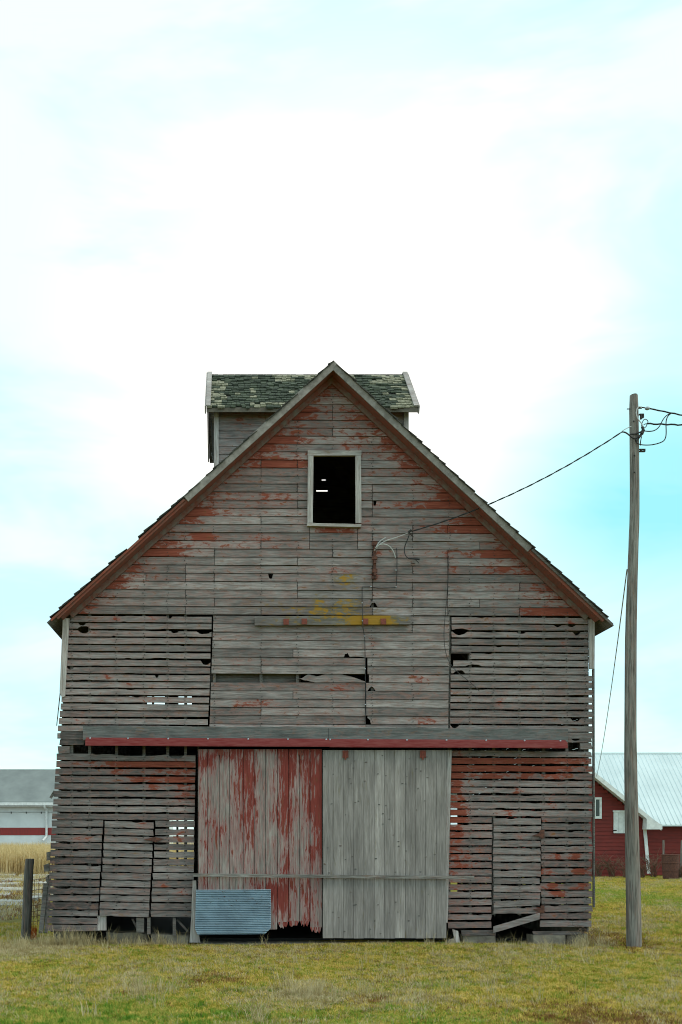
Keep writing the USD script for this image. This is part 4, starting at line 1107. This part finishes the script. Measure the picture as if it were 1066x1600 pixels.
service = thing('service_cable', 'black twisted service cable from the pole to the barn front', 'cable')
a, b = W(972, 675, PY - 0.05), W(640, 831, -0.12)
t = np.linspace(0, 1, 60)[:, None]
p = a + (b - a) * t
p[:, 2] -= 4 * 0.16 * (t * (1 - t))[:, 0]
p1, p2 = p.copy(), p.copy()
ph = t[:, 0] * 70
for pp, s in ((p1, 1), (p2, -1)):
    pp[:, 2] += s * 0.006 * np.sin(ph)
    pp[:, 1] += s * 0.006 * np.cos(ph)
obj('strand', tube(p1, 0.008, 5), M['cable'], service, smooth=True)
obj('strand', tube(p2, 0.006, 5), M['iron'], service, smooth=True)
obj('end_clamp', join([tube([W(643, 828, -0.12), W(638, 832, -0.12)], 0.018, 6), tube([W(638, 831, -0.11), W(645, 838, -0.1)], 0.009, 5)]), M['iron'], service)
obj('drop_tail', tube(spline([(640, 832, -0.12), (636, 845, -0.1), (632, 858, -0.06), (634, 868, -0.06), (640, 873, -0.06)], 6), 0.008, 5), M['cable'], service)
obj('tail_knot', join([tube([W(638, 872, -0.05), W(656, 874, -0.06)], 0.014, 6), tube([W(648, 873, -0.07), W(655, 880, -0.05)], 0.006, 5), tube([W(642, 880, -0.03), W(649, 880, -0.04)], 0.007, 5)]), M['cable'], service)
obj('bare_tie', tube(np.array([W(622, 839, -0.12), W(640, 832, -0.12)]), 0.005, 5), M['wire'], service)

rb_hook = W(932, 1215, 28.0)
cable('overhead_cable', W(980, 890, PY + 0.1), rb_hook, 0.35, 0.010, 'long slack cable from the pole down behind it to the red barn', 'zinc', n=50)
cable('overhead_cable', W(1014, 638, PY), W(1170, 667, PY - 0.4), 0.01, 0.011, 'cable leaving the pole top to the right, upper of two', n=20, wobble=0.004)
cable('overhead_cable', W(1011, 662, PY - 0.08), W(1170, 666, PY - 0.5), 0.005, 0.012, 'cable leaving the pole to the right just below its top, lower of two', n=30, wobble=0.006)

# ------------------------------------------------------------------ fence by the left corner
fp = thing('fence_post', 'short dark wooden fence post left of the barn', 'fence post', G(41, 1468))
O = G(41, 1468)
fy = O[1]
pts = np.array([W(40.0, 1476, fy), W(42, 1430, fy), W(44.5, 1370, fy), (W(46.5, 1343, fy)), W(46.5, 1342, fy)]) - O
pm = tube(pts, np.array([8.2, 7.6, 7.2, 7.0, 6.2]) * 0.01 * (CD + fy) / CD, 10)
obj('shaft', pm, M['post'], fp, smooth=40)
wf = thing('wire_fence', 'rusty woven wire fence between the short post and the barn corner', 'fence', (0, 0, 0))
for q, py in enumerate((1375, 1391, 1404, 1415, 1424, 1432, 1440)):
    obj('wire', tube(np.array([W(48, py + 1, fy - 0.06), W(60, py - 1, fy), W(75, py - 2, fy + 0.15)]), 0.0045, 4), M['rust'], wf)
for px in (53, 59.5, 66, 72):
    obj('stay_wire', tube(np.array([W(px + 1.5, 1374, fy - 0.02), W(px - 1.5, 1446, fy - 0.02)]), 0.004, 4), M['rust'], wf)
lb = bar(W(72, 1381, 0.35), W(64, 1458, 0.1), 0.07, 0.05)
obj('leaning_board', lb, M['inner'], label='dark rotten board leaning on the barn corner behind the wire fence', cat='board')
obj('leaning_board', bar(W(77, 1368, 0.4), W(72, 1458, 0.12), 0.05, 0.05), M['inner'], label='narrow dark board upright against the left barn wall, taller than the leaning one', cat='board')

# ------------------------------------------------------------------ left: long white building
LB = 63.0
wb = thing('white_building', 'long white farm building with grey roof and dark red stripe', 'building', (W(-200, 0, LB)[0], LB, 0))
WO = np.array([W(-200, 0, LB)[0], LB, 0.0])
xa, xb = W(-420, 0, LB)[0] - WO[0], W(260, 0, LB)[0] - WO[0]
zz = lambda py: W(0, py, LB)[2]
obj('wall', box(xa, xb, 0, 9, -0.05, zz(1258)), M['white'], wb)
obj('stripe', box(xa, xb, -0.03, -0.002, zz(1305), zz(1293.5)), M['band'], wb)
obj('batten', box(xa, xb, -0.025, -0.002, zz(1269.5), zz(1268.8)), M['asphalt'], wb)
for px in (18, 41.5, 65):
    obj('hook', box(W(px, 0, LB)[0] - WO[0] - 0.04, W(px, 0, LB)[0] - WO[0] + 0.02, -0.06, -0.026, zz(1271.5), zz(1268.5)), M['iron'], wb)
ez, rz = zz(1253), 0
rY = 5.0
rz = W(0, 1202, LB + rY)[2]
rv = np.array([[x, y_, z_] for x in (xa - 0.5, xb + 0.5) for y_, z_ in ((-0.6, ez), (rY, rz), (rY * 2 + 0.6, ez), (rY * 2 + 0.6, ez - 0.12), (rY, rz - 0.15), (-0.6, ez - 0.12))])
rf = []
for i in range(6):
    j = (i + 1) % 6
    rf += [[i, j, j + 6], [i, j + 6, i + 6]]
rf += [[0, 1, 4], [0, 4, 5], [1, 2, 3], [1, 3, 4], [6, 10, 7], [6, 11, 10], [7, 9, 8], [7, 10, 9]]
obj('roof', (rv, rf), M['asphalt'], wb)
obj('gable_wall', prism([(0, ez - 0.2), (0.05, ez - 0.2), (0.05, ez - 0.1), (0, ez - 0.1)], 0.0, 0.1), M['white'], wb)
obj('gutter', join([box(xa, xb, -0.80, -0.61, zz(1259), zz(1254.3)), box(xa, xb, -0.6, -0.02, zz(1261), zz(1259.6))]), M['white_trim'], wb)
dx = W(72, 0, LB)[0] - WO[0]
dpts = np.array([[dx, -0.7, zz(1259)], [dx, -0.62, zz(1261)], [dx + 0.06, -0.14, zz(1266)], [dx + 0.06, -0.13, zz(1300)], [dx + 0.05, -0.15, zz(1307)], [dx - 0.16, -0.5, zz(1313.5)]])
obj('downspout', tube(dpts, 0.085, 8), M['white_trim'], wb)

# ------------------------------------------------------------------ right: red barn with pale metal roofs
RD = 27.5
RW = RD + 1.9
rb = thing('red_barn', 'red farm shed with pale ribbed metal roof and white trim', 'shed', (W(930, 0, RD)[0], RD, 0))
RO = np.array([W(930, 0, RD)[0], RD, 0.0])
X = lambda px, Y=RD: W(px, 0, Y)[0] - RO[0]
Z = lambda py, Y=RD: W(0, py, Y)[2]


def lap(outline_x, z0, z1, y, pitch=0.155):
    """Lapped siding: sloping rows, each a thin wedge, from z0 to z1; outline_x(z) gives the row's extent."""
    ms, q = [], z0
    while q < z1:
        a, b = outline_x(q + pitch / 2)
        if b > a + 0.02:
            v = [[x, y_, z_] for x in (a, b) for y_, z_ in ((y - 0.02, q), (y - 0.003, q + pitch), (y + 0.03, q + pitch), (y + 0.03, q))]
            f = [[0, 1, 2], [0, 2, 3], [4, 6, 5], [4, 7, 6]]
            for i in range(4):
                j = (i + 1) % 4
                f += [[i, i + 4, j + 4], [i, j + 4, j]]
            ms.append(trimesh.Trimesh(np.array(v), f, process=False))
        q += pitch
    return join(ms)


gx0, gz0, gx1, gz1 = X(930), Z(1212), X(1027), Z(1290)        # slope of the wing's gable seen at the right
gs = (gz0 - gz1) / (gx1 - gx0)
gax = X(868)
gaz = gz0 + gs * (gx0 - gax)
wr = X(1008)
gable = lambda q: (max(2 * gax - wr, gax - (gaz - 0.22 - q) / gs), min(wr, gax + (gaz - 0.22 - q) / gs))
obj('wing_siding', lap(gable, 0.0, gaz - 0.25, 0.0), M['red_siding'], rb, kind='stuff')
obj('wing_wall', prism([(2 * gax - wr, -0.05), (wr - 0.02, -0.05), (wr - 0.02, gaz - gs * (wr - gax) - 0.22), (gax, gaz - 0.25), (2 * gax - wr, gaz - gs * (wr - gax) - 0.22)], 0.035, 6.0), M['red_siding'], rb)
for s in (-1, 1):
    e = gx1 - gax
    P = lambda d, t: (gax + s * d, gaz - gs * d - t)
    obj('wing_roof', prism([P(0, 0), P(e, 0), P(e, 0.12), P(0, 0.12)], -0.45, 6.2), M['tin'], rb)
    obj('wing_fascia', prism([P(0, 0.02), P(e - 0.02, 0.02), P(e - 0.02, 0.22), P(0, 0.24)], -0.49, -0.452), M['white_trim'], rb)
    obj('wing_soffit', prism([P(0, 0.14), P(e - 0.3, 0.14), P(e - 0.3, 0.2), P(0, 0.2)], -0.449, -0.03), M['white_trim'], rb)
ev = prism([(gx1 - 0.62, gz1 - 0.16), (gx1 + 0.02, gz1 - 0.16), (gx1 + 0.02, gz1 + 0.0), (gx1 - 0.58, gz1 + 0.4)], -0.5, -0.04)
obj('wing_eave_box', ev, M['white_trim'], rb)
mx0, mx1 = X(760), X(1330)
mw = 1.9
ezm, rzm = W(0, 1289, RW)[2], W(0, 1177.5, RW + 3.3)[2]
obj('main_siding', lap(lambda q: (wr - 0.5, mx1), 0.0, ezm - 0.1, mw), M['red_siding'], rb, kind='stuff')
obj('main_wall', box(mx0, mx1, mw + 0.04, mw + 6.4, -0.05, ezm - 0.05), M['red_siding'], rb)
rv, rf = [], []
ribs = []
y0_, y1_ = mw - 0.35, mw + 3.3
obj('main_roof', join([trimesh.Trimesh(np.array([[x, y_, z_] for x in (mx0 - 0.3, mx1 + 0.3) for y_, z_ in ((y0_, ezm), (y1_, rzm), (2 * y1_ - y0_, ezm), (2 * y1_ - y0_, ezm - 0.06), (y1_, rzm - 0.06), (y0_, ezm - 0.06))]),
    sum([[[i, (i + 1) % 6, (i + 1) % 6 + 6], [i, (i + 1) % 6 + 6, i + 6]] for i in range(6)], []) + [[0, 1, 4], [0, 4, 5], [1, 2, 3], [1, 3, 4], [6, 10, 7], [6, 11, 10], [7, 9, 8], [7, 10, 9]], process=False)]), M['tin'], rb)
for k, xx in enumerate(np.arange(mx0, mx1, 0.205)):
    h = 0.022
    v = [[xx + a, y_, z_ + b] for y_, z_ in ((y0_ - 0.01, ezm), (y1_, rzm)) for a, b in ((-0.022, 0.0), (-0.01, h), (0.01, h), (0.022, 0.0))]
    ribs.append(trimesh.Trimesh(np.array(v), [[0, 4, 5], [0, 5, 1], [1, 5, 6], [1, 6, 2], [2, 6, 7], [2, 7, 3], [0, 1, 2], [0, 2, 3]], process=False))
obj('roof_rib', join(ribs), M['tin'], rb, kind='stuff')
obj('ridge_cap', tube(np.array([[mx0 - 0.3, y1_, rzm + 0.0], [mx1 + 0.3, y1_, rzm + 0.0]]), 0.06, 8), M['tin'], rb)
wn = obj('window', join([box(X(926), X(930.8), -0.06, -0.022, Z(1279.5), Z(1246)), box(X(936.5), X(940), -0.06, -0.022, Z(1279.5), Z(1246)), box(X(930.8), X(936.5), -0.06, -0.022, Z(1249.5), Z(1246)), box(X(930.8), X(936.5), -0.06, -0.022, Z(1279.5), Z(1275.5))]), M['white_trim'], rb)
obj('pane', box(X(930.8), X(936.5), -0.03, -0.023, Z(1275.5), Z(1249.5)), M['glass'], wn)
hd = obj('hatch_door', join([box(X(958.5) + i * 0.21, X(958.5) + i * 0.21 + 0.2, -0.06, -0.022, Z(1302), Z(1269)) for i in range(3)]), M['white_trim'], rb, label='small white plank hatch')
obj('hatch_head', box(X(957.5), X(981), -0.08, -0.022, Z(1269), Z(1266.5)), M['white_trim'], hd)
obj('hinge', box(X(957), X(963), -0.075, -0.061, Z(1298.5), Z(1297)), M['iron'], hd)
obj('leaning_trim', bar((X(1006.2), -0.08, Z(1290)), (X(1012.8), -0.08, Z(1365)), 0.13, 0.04), M['white_trim'], rb, label='white corner board leaning loose')
by = RD - 0.6
bo = G(1048, 1374)
brl = thing('rusty_barrel', 'rusty metal drum standing by the red shed wall', 'barrel', bo)
kk = 0.01 * (CD + bo[1]) / CD
prof = [(0.0, 0.02), (10.5, 0.0), (11.5, 2.0), (12.0, 12), (12.6, 12.6), (12.2, 13.5), (12.8, 25), (13.4, 25.6), (13.0, 26.5), (13.2, 37.5), (13.8, 38.2), (13.2, 38.8), (12.4, 38.0), (11.5, 6), (0, 5.5)]
obj('drum', trimesh.creation.revolve(np.array(prof) * kk, sections=24), M['rust'], brl, smooth=40)
for px, lab in ((1037.5, 'grey stake standing behind the rusty drum, left of two'), (1063, 'grey stake standing behind the rusty drum, right of two')):
    obj('wooden_stake', bar(W(px, 1370, bo[1] + 0.5), W(px + (3 if px > 1050 else -0.5), 1313, bo[1] + 0.5), 0.06, 0.06), M['pole'], label=lab, cat='stake')

# ------------------------------------------------------------------ vegetation
def blade(p, h, w, lean, az, bend=0.5):
    d = np.array([math.cos(az), math.sin(az), 0.0])
    s = np.array([-d[1], d[0], 0.0])
    a = p + d * lean * h * 0.35 + np.array([0, 0, h * 0.6])
    b = p + d * lean * h + np.array([0, 0, h * (1 - 0.35 * lean * bend)])
    return [p - s * w / 2, p + s * w / 2, a - s * w * 0.35, a + s * w * 0.35, b], [[0, 1, 3], [0, 3, 2], [2, 3, 4]]


def tuft(seed, n, rad, h0, h1, w, lean):
    r = random.Random(seed)
    V, F = [], []
    for _ in range(n):
        a, q = r.uniform(0, 6.283), rad * math.sqrt(r.random())
        v, f = blade(np.array([q * math.cos(a), q * math.sin(a), -0.005]), r.uniform(h0, h1), w * r.uniform(0.7, 1.3), r.uniform(*lean), r.uniform(0, 6.283))
        o = len(V)
        V += v
        F += [[o + i for i in t] for t in f]
    return np.array(V), F


def instancer(name, protos, pos, idx, yaw, scale, kind='stuff', label=None, cat=None):
    pi = UsdGeom.PointInstancer.Define(stage, path_for(name))
    for k, (m, mt) in enumerate(protos):
        q = usdkit.mesh(stage, f'{pi.GetPath()}/protos/clump_{k:03d}', m, mt)
        pi.CreatePrototypesRel().AddTarget(q.GetPath())
    n = len(pos)
    pi.CreatePositionsAttr(Vt.Vec3fArray.FromNumpy(np.asarray(pos, np.float32)))
    pi.CreateProtoIndicesAttr(Vt.IntArray.FromNumpy(np.asarray(idx, np.int32)))
    pi.CreateOrientationsAttr(Vt.QuathArray([Gf.Quath(math.cos(a / 2), 0, 0, math.sin(a / 2)) for a in yaw]))
    pi.CreateScalesAttr(Vt.Vec3fArray.FromNumpy(np.repeat(np.asarray(scale, np.float32)[:, None], 3, 1)))
    return data(pi.GetPrim(), label, cat, None, kind)


# lawn: kinds of tuft by place
PATCH = []                                              # (x, y, rx, ry, kind weight) on the ground, from photograph pixels
for px, py, rx, ry, kd, wt in ((480, 1555, 50, 12, 'straw', .45), (215, 1552, 20, 12, 'straw', .16), (390, 1565, 60, 16, 'straw', .06), (620, 1560, 80, 10, 'straw', .12), (960, 1592, 110, 10, 'russet', .8), (880, 1570, 60, 8, 'russet', .35), (590, 1560, 16, 5, 'russet', .7), (960, 1470, 34, 8, 'russet', .8), (330, 1532, 40, 6, 'russet', .35),
                               (150, 1592, 190, 26, 'green', .8), (420, 1590, 130, 14, 'green', .4), (680, 1537, 60, 5, 'green', .35), (640, 1590, 120, 16, 'green', .25), (980, 1400, 60, 14, 'green', .5), (40, 1480, 60, 10, 'straw', .7), (980, 1425, 50, 8, 'lime', .5)):
    c = G(px, py)
    e, u = G(px + rx, py), G(px, py - ry)
    PATCH.append((c[0], c[1], e[0] - c[0], u[1] - c[1], kd, wt))
KIND = ['lime', 'green', 'straw', 'russet']
nzz = smoothnoise(77)
protos = []
for k, kd in enumerate(KIND):
    for j in range(2):
        h = {'lime': (0.02, 0.055), 'green': (0.025, 0.06), 'straw': (0.03, 0.085), 'russet': (0.02, 0.06)}[kd]
        protos.append((tuft(100 + 10 * k + j, 34, 0.085, h[0], h[1], 0.0065, (0.2, 1.2)), M[kd]))
gr = np.random.default_rng(12)


def lawn(n, region):
    pos, idx = [], []
    while len(pos) < n:
        x, y_ = region(gr)
        if y_ > -0.03 and -4.55 < x < 4.15 and y_ < 10.2:
            continue
        w = {'lime': 0.62, 'green': 0.12 + 0.05 * math.sin(x * 0.9 + y_ * 0.5), 'straw': 0.07 + 0.06 * math.sin(x * 1.7 - y_ * 1.1 + 2), 'russet': 0.035}
        if -1.6 < y_ < 0.2:
            w['straw'] += 0.03
            w['russet'] += 0.03
        for cx, cy, rx, ry, kd, wt in PATCH:
            w[kd] += 2.4 * wt * math.exp(-((x - cx) / rx) ** 2 - ((y_ - cy) / ry) ** 2)
        t = np.array([max(w[q], 0.0) for q in KIND])
        k = int(gr.choice(4, p=t / t.sum()))
        pos.append((x, y_, ground_z(x, y_) if y_ < 7 else -0.03))
        idx.append(2 * k + int(gr.integers(2)))
    return pos, idx


def near(g):
    d = 9.3 + (17.3 - 9.3) * g.random() ** 0.85
    return CX + (-VX - 20 + g.random() * 1110) * 0.01 * d / CD, d - CD


def right(g):
    d = 17 + 28 * g.random() ** 1.2
    return CX + (905 - VX + g.random() * 190) * 0.01 * d / CD, d - CD


def left(g):
    d = 16.8 + 4 * g.random()
    return CX + (-VX - 10 + g.random() * 100) * 0.01 * d / CD, d - CD


p1, i1 = lawn(24000, near)
p2, i2 = lawn(9000, right)
p3, i3 = lawn(700, left)
P_, I_ = p1 + p2 + p3, i1 + i2 + i3
instancer('grass', protos, P_, I_, gr.uniform(0, 6.283, len(P_)), gr.uniform(0.7, 1.35, len(P_)) * np.array([1.0] * len(p1) + [1.5] * len(p2) + [1.2] * len(p3)), label='short yellow green lawn grass in front of the barn', cat='grass')

# taller dry stalks: on the lawn and along the barn's foot
dp = [(tuft(300 + j, 14, 0.05, 0.10, 0.30, 0.0045, (0.2, 0.9)), M['straw']) for j in range(3)] + [(tuft(310, 20, 0.09, 0.06, 0.2, 0.006, (0.4, 1.3)), M['straw'])]
pos, idx, sc = [], [], []
for px, py, rx, ry, n in ((480, 1552, 45, 10, 46), (215, 1552, 18, 10, 9), (440, 1536, 30, 6, 5), (265, 1555, 26, 8, 8), (640, 1558, 60, 8, 10), (400, 1590, 40, 8, 8), (90, 1474, 60, 4, 40), (180, 1474, 70, 3, 45), (255, 1476, 40, 2.5, 16), (110, 1472, 20, 3, 22), (30, 1480, 30, 6, 20), (910, 1478, 16, 3, 30), (935, 1474, 22, 3, 16), (700, 1478, 10, 2, 8), (840, 1482, 40, 1.5, 10), (670, 1476, 8, 1, 5), (800, 1484, 60, 2, 10), (300, 1535, 500, 60, 55), (800, 1535, 500, 60, 45), (560, 1500, 700, 20, 40)):
    for _ in range(n):
        c = G(px + gr.normal() * rx * 0.6, max(py + gr.normal() * ry * 0.6, 1345))
        if c[1] > -0.06 and -4.5 < c[0] < 4.1:
            c[1] = -0.06 - 0.2 * gr.random()
        pos.append((c[0], c[1], -0.03))
        idx.append(int(gr.integers(4)))
        sc.append(gr.uniform(0.4, 1.25) * (1.2 if px < 260 and py < 1476 else 1.0))
instancer('dry_grass', dp, pos, idx, gr.uniform(0, 6.283, len(pos)), sc, label='bleached dry grass stalks standing along the barn foot and lawn', cat='grass')

# tall golden grass field on the left, far back
tp = [(tuft(400 + j, 40, 0.45, 0.8, 1.35, 0.022, (0.1, 0.5)), M['gold']) for j in range(3)]
pos = []
for _ in range(3400):
    d = 47 + 27 * gr.random()
    pos.append((CX + (-VX - 60 + gr.random() * 440) * 0.01 * d / CD, d - CD, -0.03))
instancer('tall_grass', tp, pos, gr.integers(0, 3, len(pos)), gr.uniform(0, 6.283, len(pos)), gr.uniform(0.75, 1.12, len(pos)), label='tall golden dry grass in front of the white building', cat='grass')
# low weeds over the bare yard
pos = []
for _ in range(420):
    d = 20 + 27 * gr.random() ** 0.8
    pos.append((CX + (-VX - 20 + gr.random() * 110) * 0.01 * d / CD, d - CD, -0.03))
instancer('yard_weeds', [(tuft(500, 30, 0.22, 0.05, 0.2, 0.012, (0.4, 1.3)), M['straw']), (tuft(501, 30, 0.25, 0.03, 0.14, 0.014, (0.4, 1.3)), M['russet']), (tuft(502, 30, 0.2, 0.03, 0.12, 0.014, (0.4, 1.3)), M['lime'])],
          pos, gr.integers(0, 3, len(pos)), gr.uniform(0, 6.283, len(pos)), gr.uniform(0.7, 1.5, len(pos)), label='low dry weeds over the bare broken yard', cat='weeds')
# broken concrete of the yard
yard = UsdGeom.Xform.Define(stage, '/World/pavement').GetPrim()
data(yard, 'broken pale concrete slabs of the yard behind the fence post', None, None, 'structure')
sr = random.Random(8)
for k, (x0, x1, y0, y1) in enumerate([(-30, 22, 1366, 1369), (28, 92, 1367, 1370.5), (-20, 60, 1373, 1377), (-30, 30, 1380, 1383), (40, 90, 1378, 1381.5), (-10, 85, 1387, 1392), (-30, 15, 1396, 1401), (50, 95, 1397, 1406), (-20, 40, 1407, 1416)]):
    c = [G(x0, y1), G(x1, y1 + sr.uniform(-0.6, 0.6)), G(x1 + sr.uniform(-4, 4), y0), G(x0 + sr.uniform(-4, 4), y0 + sr.uniform(-0.5, 0.5))]
    n = len(c)
    v = [[q[0], q[1], zq] for zq in (-0.05, 0.03) for q in c]
    f = [[0, 2, 1], [0, 3, 2], [4, 5, 6], [4, 6, 7]] + sum([[[i, (i + 1) % 4, (i + 1) % 4 + 4], [i, (i + 1) % 4 + 4, i + 4]] for i in range(4)], [])
    obj('slab', (np.array(v), f), M['concrete'], yard)


def shrub(name, at, h, n, seed, label, cat, m='twig', spread=0.6, r0=0.006, group=None):
    r = random.Random(seed)
    ms = []
    for _ in range(n):
        a = r.uniform(0, 6.283)
        ln = h * r.uniform(0.5, 1.0)
        d = np.array([math.cos(a), math.sin(a), 0]) * spread * r.uniform(0.3, 1.0)
        p = [np.array([r.uniform(-.1, .1), r.uniform(-.1, .1), 0.0])]
        for k in range(1, 6):
            t = k / 5
            p.append(p[0] + d * ln * t ** 1.4 + np.array([r.uniform(-.03, .03) * h, r.uniform(-.03, .03) * h, ln * (t - 0.35 * spread * t ** 3)]))
        ms.append(tube(np.array(p), np.linspace(r0, r0 * 0.4, 6), 3))
        for q in (2, 3, 4):
            b = p[q]
            e = b + np.array([r.uniform(-.25, .25), r.uniform(-.25, .25), r.uniform(0.0, .25)]) * h
            ms.append(tube(np.array([b, (b + e) / 2 + np.array([0, 0, 0.03 * h]), e]), r0 * 0.45, 3))
    t = thing(name, label, cat, at, group)
    obj('stems', join(ms), M[m], t)
    return t


for k, (px, py, h, lab) in enumerate([(936, 1371, 1.0, 'dry brown brush under the small window of the red shed'), (958, 1371, 1.25, 'dry brown brush under the white hatch of the red shed'), (978, 1372, 1.1, 'dry brown brush seen just left of the utility pole'), (1004, 1372, 0.9, 'dry brown brush just left of the leaning white trim board'),
                                      (1022, 1371, 1.35, 'arching dry brush between the leaning white trim and the rusty drum'), (1064, 1374, 0.8, 'dry brush right of the rusty drum')]):
    shrub('dry_shrub', G(px, py), h, 26, 60 + k, lab, 'shrub', spread=0.85, r0=0.011)
shrub('bare_twigs', G(925, 1476), 0.55, 4, 90, 'few bare dark twigs at the right foot of the barn', 'twigs', spread=1.3, r0=0.006)
ow = thing('rust_red_weed', 'rust red dock weed standing beside the short fence post', 'weed', G(52, 1468))
obj('stalk', tuft(610, 60, 0.05, 0.08, 0.30, 0.02, (0.05, 0.3)), M['orange'], ow)
fs = rock([(703, 1470), (711, 1468), (714, 1476), (712, 1483), (700, 1483), (700, 1475)], -0.18, 0.0, 9)
obj('field_stone', fs, M['stone'], smooth=50, label='loose pinkish stone lying at the corner of the grey sliding door', cat='stone')
